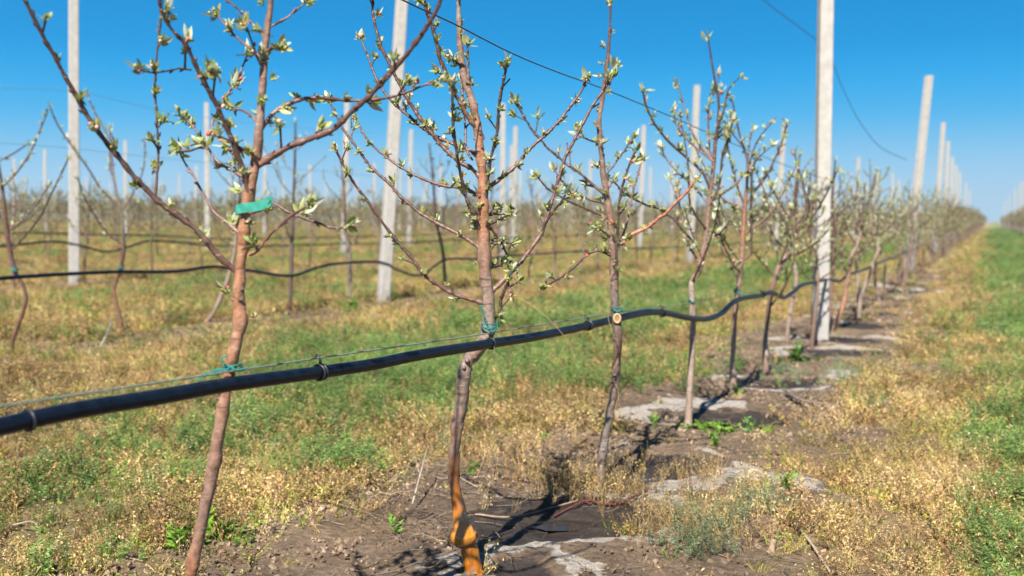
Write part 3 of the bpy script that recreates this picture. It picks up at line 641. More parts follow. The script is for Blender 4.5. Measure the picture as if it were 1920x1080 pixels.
traced_tree('dark twisting second row tree between the thick left post and the nearest tree', 8.2, [(228, 636, 12), (225, 600, 11), (216, 560, 9), (215, 535, 8), (226, 505, 9), (232, 465, 9), (231, 440, 8), (228, 400, 6), (218, 360, 5), (212, 320, 4), (206, 240, 3)],
  [([(231, 460), (201, 437), (176, 402), (157, 368), (146, 334)], 5, 3.5, -.15, C_TW, .08), ([(231, 448), (249, 412), (262, 380)], 4, 3, .1, C_TW, .08),
   ([(224, 385), (192, 358), (164, 314), (132, 270), (107, 232), (92, 197)], 5, 3, -.1, C_TW, .09), ([(217, 350), (206, 311), (208, 248)], 4, 3, .1, C_TW, .08), ([(208, 270), (192, 235), (176, 207), (161, 172)], 4, 3, .1, C_TW, .08), ([(226, 400), (245, 370), (268, 320), (272, 265)], 4, 3, .2, C_TW, .1)], 72, group=G2, lod=1, size=.036, tcols=[C_OR*.5, C_OR*.8, C_TW*1.5, C_GR*.8, C_TR, C_TW])
bare_trunk('pale leaning double stem behind the front left trunk, in the second row', 9.0, [(378, 622, 8), (398, 590, 8), (415, 555, 8), (430, 515, 8), (440, 470, 7), (445, 420, 6), (450, 340, 5), (440, 260, 3)], 73, 8, G2, [PALE*.8, PALE, PALE*.8, C_TW*1.5, C_TW])
bare_trunk('dark straight tree right of the front left trunk, in the second row', 10.1, [(540, 608, 10), (543, 570, 8), (546, 520, 8), (547, 460, 8), (549, 400, 6), (552, 330, 5), (554, 230, 3)], 74, 9, G2, [C_TW*2, C_GR*.5, C_DK*1.4, C_TW, C_TW])
bare_trunk('slim greyish tree just left of the leaning concrete post, in the second row', 11.0, [(655, 580, 8), (656, 540, 8), (655, 480, 8), (648, 430, 7), (646, 370, 5), (640, 300, 3)], 75, 9, G2, [C_GR, C_GR, C_TW*2, C_TW*1.4])
bare_trunk('brown tree right of the leaning concrete post where the pipe sags, in the second row', 12.7, [(836, 572, 7), (834, 520, 7), (830, 470, 6), (818, 410, 6), (812, 340, 4), (805, 270, 3)], 76, 8, G2, [C_OR*.6, C_TW*2, C_TW, C_TW])

# ---- repeats: prototypes with every branch, then copies
def kids(o): return [c for c in o.children]
def proto_tree(seed, label, group):
    rs = np.random.RandomState(seed)
    root = empty('apple_tree', (0, 0, 0), label, 'apple tree', group)
    hgt = rs.uniform(1.45, 1.75); n = 7; k = np.linspace(0, 1, n)
    pts = np.stack([np.cumsum(rs.normal(size=n))*.028, np.cumsum(rs.normal(size=n))*.028, k*hgt], 1); pts[:, :2] -= pts[0, :2]; pts[0, 2] = -.05
    rad = np.interp(k, [0, .08, .2, .6, 1], [.016, .021, .015, .010, .003])
    p, r = smooth_path(pts, rad, .06); cols = [[PALE, C_TR, C_TR, C_TW*1.5, C_TW], [C_TR, C_GR, C_TR, C_TW*1.5, C_TW], [C_OR, C_TR, C_GR*.8, C_TW*1.5, C_TW], [C_TW*2, C_TR*.8, C_TW*2, C_TW, C_TW]][seed % 4]
    mb = MB(); tube(mb, p, r, 7, np.array(cols), lump=.2, seed=seed); t = mb.build('trunk', M_BARK, root)
    sp = MB()
    for s in np.arange(.45, 1, .06): cluster(sp, rs, p[int(s*(len(p)-1))], np.array([rs.normal(), rs.normal(), 1.]), .032, 1)
    sp.build('leaves', [M_LEAF, M_BUD], t)
    auto_branches(rs, root, p, r, 13, 1, size=.031)
    return root
def far_tree_mb(rs, dense, leafstep, nb):
    wood = MB(); leaves = MB(); trunk = MB(); n = 5; k = np.linspace(0, 1, n); hgt = rs.uniform(1.45, 1.75)
    pts = np.stack([np.cumsum(rs.normal(size=n))*.03, np.cumsum(rs.normal(size=n))*.03, k*hgt], 1); pts[:, :2] -= pts[0, :2]; pts[0, 2] = -.05
    rad = np.interp(k, [0, .3, .6, 1], [.020, .016, .012, .005])
    tube(trunk, pts, rad, 5, np.array([PALE*.8, C_TR, C_TW*2, C_TW*1.5]), cap=False)
    pp, rr = smooth_path(pts, rad, .1)
    auto_branches(rs, None, pp, rr, nb, 2, size=.065, merge=leafstep, wood=wood, leaves=leaves)
    return trunk, wood, leaves
def merge_mb(a, b, matoff=0):
    o = a.n; a.v += b.v; a.c += b.c; a.n += b.n
    for k in (3, 4): a.f[k] += [x+o for x in b.f[k]]; a.m[k] += [m+matoff for m in b.m[k]]
ORD = ['first', 'second', 'third', 'fourth', 'fifth', 'sixth', 'seventh', 'eighth', 'ninth', 'tenth', 'eleventh', 'twelfth', 'thirteenth', 'fourteenth', 'fifteenth']
ROWC = [(1, -1.30), (2, -6.6)] + [(3+i, -12.2-5.4*i) for i in range(26)] + [(0, 2.15)]
def tree_list():
    rs = np.random.RandomState(5); L = []
    for row, c in ROWC:
        Y = {1: 11.7, 2: 13.4, 0: 58}.get(row, 0)
        if row >= 3: Y = -c/(ROWS+.58) - 1
        while Y < (190 if row < 6 else 150):
            x = c+ROWS*Y + rs.normal()*.05; px = 960+F*x/Y
            if px > -60 and px < 1960 and Y > 3: L.append((math.hypot(x, Y), x, Y, row))
            Y += .9*rs.uniform(.85, 1.15)*(1 if row < 8 else 1.25)
        if row == 2:
            for Yx, cx in ((5.9, -6.6),): pass
    L.sort(); return L, rs
TL, trs = tree_list()
PROTO = [proto_tree(900+i, 'x', 'x') for i in range(6)]
FAR = []
for i in range(6):
    tr_, wd_, lv_ = far_tree_mb(np.random.RandomState(40+i), 1, .11, 15)
    mt = tr_.mesh('trunk', M_BARK); cr = MB(); merge_mb(cr, wd_, 0); merge_mb(cr, lv_, 1); FAR.append((mt, cr.mesh('crown', [M_BARK, M_LEAF, M_BUD]), ))
used = set()
NMID, NIND = 70, 262
cnt = {}
for idx, (d, x, y, row) in enumerate(TL[:NIND]):
    g = {0: 'distant apple trees of the row right of the grass alley', 1: 'apple trees of the front row', 2: G2, 3: 'apple trees of the third row', 4: 'apple trees of the fourth row'}.get(row, 'apple trees of the far left rows')
    cnt[row] = cnt.get(row, 0)+1; k = cnt[row]
    if row == 1: lab = ('front row tree, %s beyond the snaking whitish one' % ORD[k-1]) if k <= 10 else 'small distant apple tree in the front row as it runs to the vanishing point'
    elif row == 2: lab = ('second row tree, %s to the right of the one where the pipe sags' % ORD[k-1]) if k <= 10 else 'distant apple tree of the second row, seen through the front row'
    elif row == 3: lab = ('blurred apple tree of the third row, %s from the left edge' % ORD[k-1]) if k <= 12 else 'blurred apple tree farther along the third row'
    elif row == 4: lab = 'small blurred apple tree of the fourth row, behind the second black pipe line'
    elif row == 0: lab = 'distant apple tree of the row right of the grass alley'
    else: lab = 'tiny blurred apple tree in the far left rows below the horizon'
    z = tz(x, y); s = trs.uniform(.86, 1.12); rot = trs.uniform(0, 6.28)
    if idx < NMID:
        pi_ = trs.randint(len(PROTO)); src = PROTO[pi_]
        r = src.copy(); COL.objects.link(r); used.add(pi_)
        for ch in kids(src):
            c = ch.copy(); COL.objects.link(c); c.parent = r
            for gch in kids(ch):
                q = gch.copy(); COL.objects.link(q); q.parent = c
    else:
        mt, mc = FAR[trs.randint(len(FAR))]
        r = bpy.data.objects.new('apple_tree', None); COL.objects.link(r); r.empty_display_size = .1
        link(bpy.data.objects.new('trunk', mt), r); link(bpy.data.objects.new('crown', mc), r)
    r.location = (x, y, z); r.rotation_euler = (trs.normal()*.04, trs.normal()*.04, rot); r.scale = (s, s, s)
    tag(r, lab, 'apple tree', g)
for pr in PROTO:
    for ch in kids(pr):
        for gch in kids(ch): bpy.data.objects.remove(gch)
        bpy.data.objects.remove(ch)
    bpy.data.objects.remove(pr)
# the rest of the orchard, far off: one mass
def arr_mb(m):
    return (np.concatenate(m.v), np.concatenate(m.c), {k: (np.concatenate(m.f[k]) if m.f[k] else None) for k in (3, 4)}, {k: (np.concatenate(m.m[k]) if m.m[k] else None) for k in (3, 4)})
def scatter(mb, tmpl, xyz, rot, sc, tint=None, tilt=None, flat=False):
    """many copies of one template into one mesh"""
    V, Cc, Fc, Mc = tmpl; n = len(xyz); m = len(V)
    if n == 0: return
    c, s = np.cos(rot)[:, None], np.sin(rot)[:, None]; sx = np.asarray(sc)[:, None]
    X = V[None, :, 0]*sx; Yv = V[None, :, 1]*sx; Z = V[None, :, 2]*(np.minimum(sx, 1.0)*np.maximum(sx, 1.0)**.35 if flat else sx)
    if tilt is not None: X = X + Z*tilt[0][:, None]; Yv = Yv + Z*tilt[1][:, None]
    out = np.stack([X*c-Yv*s+xyz[:, 0:1], X*s+Yv*c+xyz[:, 1:2], Z+xyz[:, 2:3]], -1).reshape(-1, 3)
    cc = np.tile(Cc[None], (n, 1, 1))
    if tint is not None: cc = cc*tint[:, None, :]
    off = (np.arange(n)*m)
    mb.v.append(out); mb.c.append(cc.reshape(-1, 3))
    for k in (3, 4):
        if Fc[k] is not None:
            mb.f[k].append((Fc[k][None]+off[:, None, None]).reshape(-1, k)+mb.n); mb.m[k].append(np.tile(Mc[k], n))
    mb.n += n*m
rest = np.array([(x, y) for (_, x, y, _) in TL[NIND:]])
mbr = MB()
FT = []
for i in range(5):
    a, b_, c_ = far_tree_mb(np.random.RandomState(70+i), 1, .16, 13); merge_mb(a, b_, 0); merge_mb(a, c_, 1); FT.append(arr_mb(a))
pick = trs.randint(0, 5, len(rest)); rz = terrain(rest[:, 0], rest[:, 1])
for i in range(5):
    s = pick == i; n = s.sum(); scatter(mbr, FT[i], np.stack([rest[s, 0], rest[s, 1], rz[s]], 1), trs.uniform(0, 6.28, n), trs.uniform(.9, 1.2, n))
o = mbr.build('distant_orchard_trees', [M_BARK, M_LEAF, M_BUD]); tag(o, 'far rows of young apple trees merging into an olive brown band under the horizon', 'orchard', kind='stuff')
print('trees', len(TL), 'rest', len(rest), 'maxY ind', TL[NIND-1][0])

# ================================================================== CONCRETE POSTS
def post(xb, xt, yt, Y, label, group, w=.115, wrap=None, mark=0):
    X = (xb-960)/F*Y; g = tz(X, Y); top = P(xt, yt, Y)
    root = empty('concrete_post', (X, Y, g), label, 'post', group); org = np.array([X, Y, g])
    mb = MB(); n = 26 if Y < 15 else 6; k = np.linspace(0, 1, n); base = np.array([X, Y, g-.1])
    c = base + (top-base)*k[:, None]; ch = .14
    ring = np.array([(-1+ch, -1), (1-ch, -1), (1, -1+ch), (1, 1-ch), (1-ch, 1), (-1+ch, 1), (-1, 1-ch), (-1, -1+ch)])*.5
    rot = .06*sin(Y*7)+.42; R = np.array([[cos(rot), -sin(rot)], [sin(rot), cos(rot)]]) if Y > 9 else np.array([[1, 0], [0, 1.]])
    ring = ring@R.T
    ws = w*(1.04-.10*k)*(1+.02*(fbm(k*14, k*0+Y, 3, 4)-.5))
    v = c[:, None, :] + np.concatenate([ring[None]*ws[:, None, None], np.zeros((n, 8, 1))], 2)
    i = np.arange(n-1)[:, None]*8; j = np.arange(8)[None]; q = (j+1) % 8
    f = np.stack([i+j, i+q, i+8+q, i+8+j], -1).reshape(-1, 4)
    cv = np.array([.385, .375, .365])*np.ones((n*8, 1))*(1+.10*(fbm(np.repeat(k, 8)*9, np.tile(np.arange(8), n)*.7, 3, 9)[:, None]-.5))
    cv = cv*np.repeat(1-.35*np.exp(-k*top[2]/.12), 8)[:, None]*np.array([1, .98, .95])
    mb.add(v.reshape(-1, 3), f, cv)
    mb.add(np.vstack([v[-1], top+[0, 0, .004]]), np.array([[j_, (j_+1) % 8, 8] for j_ in range(8)]), (.4, .375, .35))
    mb.build('shaft', M_CONC, root, org, smooth=False)
    if wrap:
        for (zy, M_) in wrap:
            t = (zy-415)/((tz(X, Y)-CAMZ)*-F/Y); z = CAMZ-(zy-HORIZ)*Y/F
            kk = (z-base[2])/(top[2]-base[2]); cc = base+(top-base)*kk; h = w*.5+.004
            wb = MB(); lp = [(-h, -h), (h, -h), (h, h), (-h, h), (-h, -h)]; lp = np.array([(a, b) for a, b in lp])@R.T
            tube(wb, [cc+np.array([a, b, .006*s_]) for s_, (a, b) in enumerate(lp)], .0022, 5)
            wb.build('wire_wrap', M_, root, org)
    return root
R1 = 'concrete posts of the front row'
post(1541, 1552, -225, 7.95, 'big grey concrete post of the front row, black pipe crossing low on it', R1, .106, wrap=[(525, M_DWIRE), (523, M_DWIRE)])
post(1703, 1742, 142, 18.8, 'concrete post leaning right, second along the front row', R1, .125, wrap=[(467, M_DWIRE)])
rl = ['third', 'fourth', 'fifth', 'sixth', 'seventh', 'eighth', 'ninth']
for q, (a, b, c, d) in enumerate([(1751, 1769, 230, 29.6), (1768, 1777.5, 265, 36.5), (1779, 1785.5, 294, 44.8), (1788, 1793, 310, 53), (1795, 1800, 324, 61), (1804, 1812, 343, 76), (1811, 1819, 357, 92)]):
    post(a, b, c, d, 'thin blurred concrete post, %s along the front row towards the vanishing point' % rl[q], R1, .108)
LG = 'concrete posts of the rows behind'
post(137, 138, -60, 13.6, 'thick whitish vertical post at the left, behind the front tree\'s long left branch', LG, .13, wrap=[(459, M_DWIRE)])
post(717, 758, -75, 11.3, 'thick pale concrete post leaning right between the two nearest trees', LG, .125, wrap=[(494, M_DWIRE), (497, M_DWIRE)])
for a, b, c, d, l in [(1293, 1307, 160, 21.5, 'slim concrete post directly behind the crown of the fourth front tree'),
    (1453, 1471, 233, 30.4, 'slim concrete post left of the big front post, its top just touched by a twig'),
    (1601, 1610, 295, 45.6, 'short far post, first to the right of the big front post'), (1640, 1644, 313, 53.6, 'short far post, second to the right of the big front post'),
    (941, 943, 194, 24.9, 'slim pale post just right of the centre tree trunk, tallest of the three there'),
    (961, 967, 237, 30.7, 'slim post right of the centre tree, middle height of the three there'), (957, 960, 272, 38, 'slim post right of the centre tree, shortest of the three there'),
    (766, 771, 243, 31.8, 'slim post right of the thick leaning post'), (644, 651, 182, 23.8, 'slim white post to the left of the thick leaning post, base visible'),
    (1199, 1207, 235, 30.4, 'slim post between the third and the fourth front trees'), (389, 387, 192, 24.8, 'slim white post left of the front tree trunk, seen between its twigs'),
    (368, 368, 311, 52, 'faint far post left of the slim white post by the front trunk'), (236, 235, 263, 36, 'faint post between the whitish left post and the front tree\'s upright dark shoot'),
    (85, 84, 280, 40, 'faint post left of the thick whitish post'), (27, 27, 297, 46, 'faint post nearest the left edge'), (496, 497, 286, 42, 'faint post just right of the front tree trunk'),
    (580, 581, 308, 51, 'faint far post left of the slim white post with visible base'), (825, 827, 305, 50, 'faint far post left of the centre tree'),
    (1105, 1107, 300, 47, 'faint post left of the third front tree'), (701, 702, 306, 50, 'faint far post touching the left side of the thick leaning post')]:
    post(a, b, c, d, l, LG, .112)
FG = 'faint far posts on the skyline'
for a, c in [(749, 317), (859, 324), (795, 331), (974, 318), (1070, 327), (1218, 313), (1259, 304), (1491, 311), (1429, 328), (1565, 340), (1672, 325), (1684, 336), (40, 336), (160, 330), (205, 342), (300, 338), (335, 328), (430, 333), (530, 338), (610, 342), (668, 335), (726, 344), (905, 340), (1010, 338), (1140, 335), (1180, 345), (1350, 335), (1385, 345), (1525, 350)]:
    post(a, a+1.5, c, 5470/(415-c), 'faint far concrete post poking above the distant orchard on the skyline', FG, .105)
for q, (a, c, d) in enumerate([(1919, 340, 73), (1912, 345, 80), (1903, 353, 90), (1892, 365, 108), (1884, 376, 130)]):
    post(a-2, a, c, d, 'far concrete post of the row right of the grass alley, %s from the right edge' % ORD[q], 'concrete posts right of the grass alley', .10)

# ================================================================== WIRES AND PIPES
def line(name, label, cat, px, r, m, yf, group=None, sides=6, step=.1, extra=()):
    pts = [P(x, y, yf(x)) for x, y in px] + [np.array(e) for e in extra]
    mb = MB(); p, rr = smooth_path(pts, np.full(len(pts), r), step); tube(mb, p, rr, sides)
    return tag(mb.build(name, m), label, cat, group)
yp = lambda x: yrow(x, 1.30)
PIPE = [(-420, 905), (-200, 848), (0, 800), (150, 768), (300, 744), (430, 721), (600, 698), (700, 683), (790, 665), (915, 645), (1015, 629), (1105, 610), (1155, 598), (1205, 587), (1243, 586), (1290, 596), (1325, 598), (1352, 588), (1382, 563), (1430, 553), (1448, 549), (1470, 558), (1488, 547), (1505, 534), (1530, 529), (1552, 524), (1575, 527), (1592, 515), (1620, 506), (1650, 492), (1690, 477), (1728, 462)]
far_pipe = []
pp1 = P(1728, 462, yp(1728))
for Y in np.arange(yp(1728)+3, 110, 4): x = -1.30+ROWS*Y; far_pipe.append((x, Y, tz(x, Y)+.47+.03*sin(Y)))
line('drip_pipe', 'thick black irrigation pipe hanging low along the front row', 'drip pipe', PIPE, .0128, M_PIPE, yp, sides=14, step=.04, extra=far_pipe)
WIRE = [(-420, 824), (0, 762), (430, 697), (600, 671), (915, 625), (1155, 586), (1297, 567), (1380, 552), (1450, 543), (1538, 523)]
line('trellis_wire', 'thin grey green wire stretched just above the black pipe of the front row', 'wire', WIRE, .0017, M_WIRE, lambda x: yrow(x, 1.305), step=.3)
line('trellis_wire', 'dark twisted wire slanting down across the sky, above the front row', 'wire', [(560, -105), (755, 0), (850, 44), (960, 100), (1050, 137), (1130, 166), (1250, 215), (1330, 250), (1460, 305), (1545, 335)], .0019, M_DWIRE, lambda x: yrow(x, 1.31), step=.1)
line('loose_cable', 'loose blurred cable curving down the sky behind the big front post', 'cable', [(1400, -40), (1432, 0), (1500, 52), (1541, 84), (1562, 120), (1580, 165), (1610, 225), (1650, 275), (1700, 300)], .004, M_DWIRE, lambda x: 8.6+(x-1400)*.018)
yr2 = lambda x: yrow(x, 6.6); yr3 = lambda x: yrow(x, 12.2); yr4 = lambda x: yrow(x, 17.6)
line('drip_pipe', 'black irrigation pipe of the second row with a deep sag right of the leaning post', 'drip pipe', [(-150, 533), (0, 522), (105, 515), (215, 510), (330, 509), (400, 500), (470, 508), (545, 517), (600, 500), (650, 493), (715, 492), (745, 506), (790, 516), (835, 487), (900, 485), (1000, 477), (1100, 470), (1200, 466), (1300, 462), (1400, 455), (1500, 449), (1600, 440)], .014, M_PIPE, yr2, sides=8)
line('drip_pipe', 'blurred black irrigation pipe of the third row', 'drip pipe', [(-60, 466), (20, 460), (95, 453), (140, 458), (200, 472), (240, 463), (280, 452), (340, 455), (420, 461), (560, 460), (640, 457), (760, 455), (900, 447), (1050, 443), (1200, 440), (1400, 435)], .015, M_PIPE, yr3, sides=6)
line('drip_pipe', 'faint irrigation pipe of the fourth row', 'drip pipe', [(-60, 438), (60, 437), (180, 440), (300, 442), (420, 448), (560, 446), (700, 443), (900, 437)], .016, M_PIPE, yr4, sides=5)
line('trellis_wire', 'faint low wire of the second row crossing the left sky above the far orchard', 'wire', [(-60, 262), (0, 268), (100, 275), (340, 300), (560, 317), (900, 347), (1200, 365)], .0018, M_WIRE, yr2, step=.5)
line('trellis_wire', 'faint upper wire of the second row, sagging across the left sky', 'wire', [(-60, 158), (0, 165), (90, 167), (180, 178), (300, 207), (480, 232), (700, 250)], .0014, M_WIRE, yr2, step=.5)
line('trellis_wire', 'highest faint wire crossing the left sky behind the long left branch', 'wire', [(-60, 120), (0, 124), (150, 136), (300, 148), (450, 151), (650, 152), (740, 148)], .0018, M_WIRE, yr3, step=.5)

def hanger(x, label, dy=None):
    """plastic hook that hangs the pipe on the wire"""
    Y = yp(x); yw = np.interp(x, *zip(*WIRE)); xs, ys = zip(*PIPE); ypx = np.interp(x, xs, ys)
    a = P(x, ypx, Y); w = P(x-4, yw, yrow(x, 1.305)); d = np.array([ROWS, 1, 0]); d /= np.linalg.norm(d); u = np.array([0, 0, 1.]); s = np.cross(d, u)
    root = empty('pipe_hanger', a, label, 'pipe clip', 'plastic hooks hanging the front pipe from its wire'); mb = MB()
    t = np.linspace(0, 2*pi, 21)
    for o in (-.004, .004): tube(mb, [a+d*o+(u*cos(q)+s*sin(q))*.0152 for q in t], .0026, 6, cap=False)
    mb.build('ring', M_CLIP, root, a)
    mb = MB(); tp = [a+u*.014, a+u*.022+s*.002, (a+w)/2+u*.004+s*.004, w-u*.004+s*.005, w+u*.003+s*.002, w+u*.005-s*.003, w-s*.006]
    tube(mb, tp, np.array([.0032, .0028, .0024, .0022, .0020, .0020, .0018]), 7, step=.004); mb.build('hook', M_CLIP, root, a)
for x, l in [(600, 'black plastic pipe hook between the two nearest trees, largest of the hooks'), (1103, 'pipe hook just left of the third front tree'), (1243, 'pipe hook between the third and fourth front trees where the pipe humps'), (1430, 'pipe hook just right of the fifth front tree')]: hanger(x, l)
def band_clip(x, label):
    a = P(x, np.interp(x, *zip(*PIPE)), yp(x)); d = np.array([ROWS, 1, 0]); d /= np.linalg.norm(d); u = np.array([0, 0, 1.]); s = np.cross(d, u); mb = MB()
    tube(mb, [a+d*.002+(u*cos(q)+s*sin(q))*.0145 for q in np.linspace(0, 2*pi, 21)], .0022, 6, cap=False)
    tag(mb.build('pipe_collar', M_CLIP, None, a), label, 'pipe collar', 'collars on the front pipe').location = a
band_clip(919, 'dark wire collar on the pipe where it crosses the crooked centre trunk')
band_clip(50, 'raised joint collar on the thick pipe near the left edge')
def tie(x, y, Y, r, tails, label, turns=2, th=.0016, m=None):
    c = P(x, y, Y); root_o = c; mb = MB(); q = np.linspace(0, 2*pi*turns, 14*turns+1)
    tube(mb, [c+np.array([cos(a)*r, sin(a)*r, .004*sin(a*.5)+.0022*a/pi]) for a in q], th, 6)
    tube(mb, [c+np.array([-.004, -r, .0]), c+np.array([.003, -r-.004, .006]), c+np.array([.007, -r-.001, .001])], th*1.7, 7)
    for t in tails: tube(mb, [c+np.array([0, -r, 0])]+[P(a, b, Y-r-.006) for a, b in t], th*1.05, 6, step=.006)
    o = mb.build('twine_tie', m or M_TIE, None, c); o.location = c; tag(o, label, 'twine tie', 'teal ties holding trunks to the wire')
tie(436, 690, Y1-.004, .0155, [[(425, 694), (405, 696), (390, 704), (368, 711)], [(420, 680), (414, 671), (428, 668)], [(450, 693), (466, 688)], [(410, 692), (395, 697), (380, 702)]], 'teal twine tied round the coppery nearest trunk, long tails to the left', 2, .0013)
tie(917, 617, Y2-.012, .0205, [[(912, 600), (905, 588), (901, 573)], [(924, 622), (933, 612), (930, 604)]], 'teal twine tied round the crooked centre trunk above the pipe', 3, .0016)
tie(1157, 585, 3.33, .0165, [[(1166, 580), (1171, 573), (1176, 565)], [(1150, 580), (1147, 574)]], 'green twine tied round the third front trunk above the pruning scar', 3, .0016)
tie(1297, 567, 4.40, .0155, [[(1292, 560), (1288, 549)]], 'teal twine tied round the fourth front trunk', 2, .002)
tie(1381, 549, 5.2, .016, [[(1376, 543), (1384, 538)], [(1390, 552), (1396, 547)]], 'teal twine tied round the fifth front trunk at the pipe', 3, .0024)
tie(28, 507, 6.93, .02, [], 'small teal tie on the second row trunk at the left edge', 3, .004)
tie(226, 503, 8.18, .02, [], 'small teal tie on the second row trunk left of the nearest tree', 3, .0035)
# the round pruning scar on the third tree
mb = MB(); c = P(1157, 597, 3.33-.016); t = np.linspace(0, 2*pi, 17)
tube(mb, [c+np.array([cos(a)*.0105, -.004, sin(a)*.014]) for a in t], .0042, 7, (.42, .27, .15), cap=False)
tube(mb, [c+[0, .01, 0], c+[0, -.004, 0]], [.011, .010], 12, (.30, .19, .11))
sc = mb.build('pruning_scar', M_STICK, None, (0, 0, 0)); 
for o in bpy.data.objects:
    if o.get('label', '').startswith('young apple tree just right of centre'):
        sc.parent = o; sc.data.transform(__import__('mathutils').Matrix.Translation(-o.location))
# the teal band on the nearest tree
def band():
    c = P(462, 390, Y1); r = .0185; w = .0165; tl = np.array([-.0, 0, 0])
    path = []
    e0 = P(511, 377, Y1-.055); e1 = P(485, 386, Y1-.035)
    path += [e0, (e0+e1)/2+[0, .001, .001], e1]
    for a in np.linspace(-pi/2-.2, -pi/2-2*pi*.8, 16): path.append(c+np.array([cos(a)*r, sin(a)*r, -.004*0+.004*cos(a)]))
    p, rr = smooth_path(path, np.ones(len(path)), .004); t, _, _ = frames(p); up = np.array([.10, 0, 1.]); v = []
    for i in range(len(p)):
        n = np.cross(t[i], up); n /= np.linalg.norm(n); uu = np.cross(n, t[i])
        for a, b in ((-1, -1), (-.33, -1), (.33, -1), (1, -1), (1, 1), (.33, 1), (-.33, 1), (-1, 1)): v.append(p[i]+uu*a*w*.5+n*b*.0004+n*.0006*sin(i*.7)*(abs(a) < .5))
    n = len(p); i = np.arange(n-1)[:, None]*8; j = np.arange(8)[None]; q = (j+1) % 8
    mb = MB(); mb.add(np.array(v), np.stack([i+j, i+q, i+8+q, i+8+j], -1).reshape(-1, 4), (.05, .33, .25)); mb.add(np.array(v[:8]), [[0, 1, 6, 7], [1, 2, 5, 6], [2, 3, 4, 5]], (.05, .33, .25))
    root = empty('marking_band', c, 'teal plastic strip wrapped round the nearest tree trunk, end pointing right', 'marking band')
    mb.build('strip', M_TAG, root, c, smooth=False)
    m2 = MB(); a = P(502, 384, Y1-.058); b_ = P(507, 374, Y1-.058); tube(m2, [a, (a+b_)/2+[.002, -.001, 0], b_], [.0009, .0016, .0008], 6, (.05, .06, .01)); m2.build('dark_staple', M_STICK, root, c)
band()
# dry tendrils caught in the centre trees
def tendril(px, Y, label, r=.0007):
    pts = [P(x, y, Y+dy) for x, y, dy in px]; mb = MB(); tube(mb, pts, r, 5, (.30, .2, .12), step=.01)
    o = mb.build('dry_tendril', M_STICK, None, pts[0]); o.location = pts[0]; tag(o, label, 'tendril', 'dry tendrils caught in the front trees')
tendril([(952, 530, 0), (962, 548, 0), (965, 575, 0), (972, 585, 0), (962, 560, -.02), (985, 565, -.05), (1020, 590, -.1), (1045, 615, -.1), (1068, 645, -.1), (1075, 670, -.1)], Y2, 'thin curling dry tendril trailing to the right of the centre trunk')
tendril([(926, 650, 0), (927, 660, 0), (915, 675, 0), (908, 695, 0), (897, 705, 0), (888, 725, 0), (882, 740, 0)], Y2-.05, 'thin dry tendril looping below the pipe beside the crooked trunk')
tendril([(1150, 500, 0), (1143, 530, 0), (1146, 560, 0), (1140, 590, 0), (1147, 620, 0), (1162, 660, 0), (1148, 700, 0), (1160, 740, 0), (1150, 775, 0)], 3.30, 'dark dry tendril winding down the third front trunk', .0010)

def haze():
    m = bpy.data.materials.new('haze'); m.use_nodes = True; t = m.node_tree; t.nodes.remove(t.nodes['Principled BSDF'])
    v = t.nodes.new('ShaderNodeVolumePrincipled'); v.inputs['Color'].default_value = (.80, .90, 1, 1); v.inputs['Density'].default_value = .0008; v.inputs['Anisotropy'].default_value = .3
    t.links.new(v.outputs[0], t.nodes['Material Output'].inputs['Volume'])
    mb = MB(); a, z0, z1 = 420, -4, 12
    vv = [(x, y, z) for z in (z0, z1) for x, y in ((-a, -a), (a, -a), (a, a), (-a, a))]
    mb.add(np.array(vv), [[3, 2, 1, 0], [4, 5, 6, 7], [0, 1, 5, 4], [1, 2, 6, 5], [2, 3, 7, 6], [3, 0, 4, 7]], (1, 1, 1))
    o = mb.build('haze', m, smooth=False); tag(o, kind='stuff')
haze()

# ================================================================== WEEDS, GRASS, TWIGS
def T_arr(mb): return arr_mb(mb)
def rhomb(mb, p, d, L, w, rs, col, droop=.3, seg=1):
    d = d/np.linalg.norm(d); a = np.cross(d, rs.normal(size=3)); a /= np.linalg.norm(a)+1e-9
    if seg == 1:
        m = p+d*L*.5; e = p+d*L-np.array([0, 0, droop*L])
        mb.add(np.array([p, m+a*w/2, e, m-a*w/2]), [[0, 1, 2, 3]], col)
    else:
        v = []; 
        for t, ww in ((0, .5), (.35, 1), (.7, .8), (1, .08)):
            c = p+d*L*t-np.array([0, 0, droop*L*t*t]); v += [c-a*w/2*ww, c+a*w/2*ww]
        mb.add(np.array(v), [[0, 1, 3, 2], [2, 3, 5, 4], [4, 5, 7, 6]], col)
def stem(mb, p, q, w, col, rs):
    d = q-p; a = np.cross(d, rs.normal(size=3)); a = a/np.linalg.norm(a)*w; b = np.cross(d, a); b = b/np.linalg.norm(b)*w
    mb.add(np.array([p+a, p-a*.5+b, p-a*.5-b, q]), [[0, 1, 3], [1, 2, 3], [2, 0, 3]], col)
def t_dry(rs, n=7, h=.085, lf=10, leaf=.0095):
    mb = MB()
    for i in range(n):
        a = rs.uniform(0, 6.28); r0 = rs.uniform(0, .035); p = np.array([cos(a)*r0, sin(a)*r0, -.005]); q = p+np.array([rs.normal()*.035, rs.normal()*.035, h*rs.uniform(.5, 1.2)])
        c = np.array([1, 1, 1])*rs.uniform(.6, 1.1); stem(mb, p, q, .0011, c*.9, rs)
        for j in range(lf):
            t = rs.uniform(.05, 1.); w = p*(1-t)+q*t
            rhomb(mb, w, rs.normal(size=3)+[0, 0, .2], leaf*rs.uniform(.5, 1.5), leaf*rs.uniform(.3, .7), rs, c*rs.uniform(.6, 1.35), .3)
    return T_arr(mb)
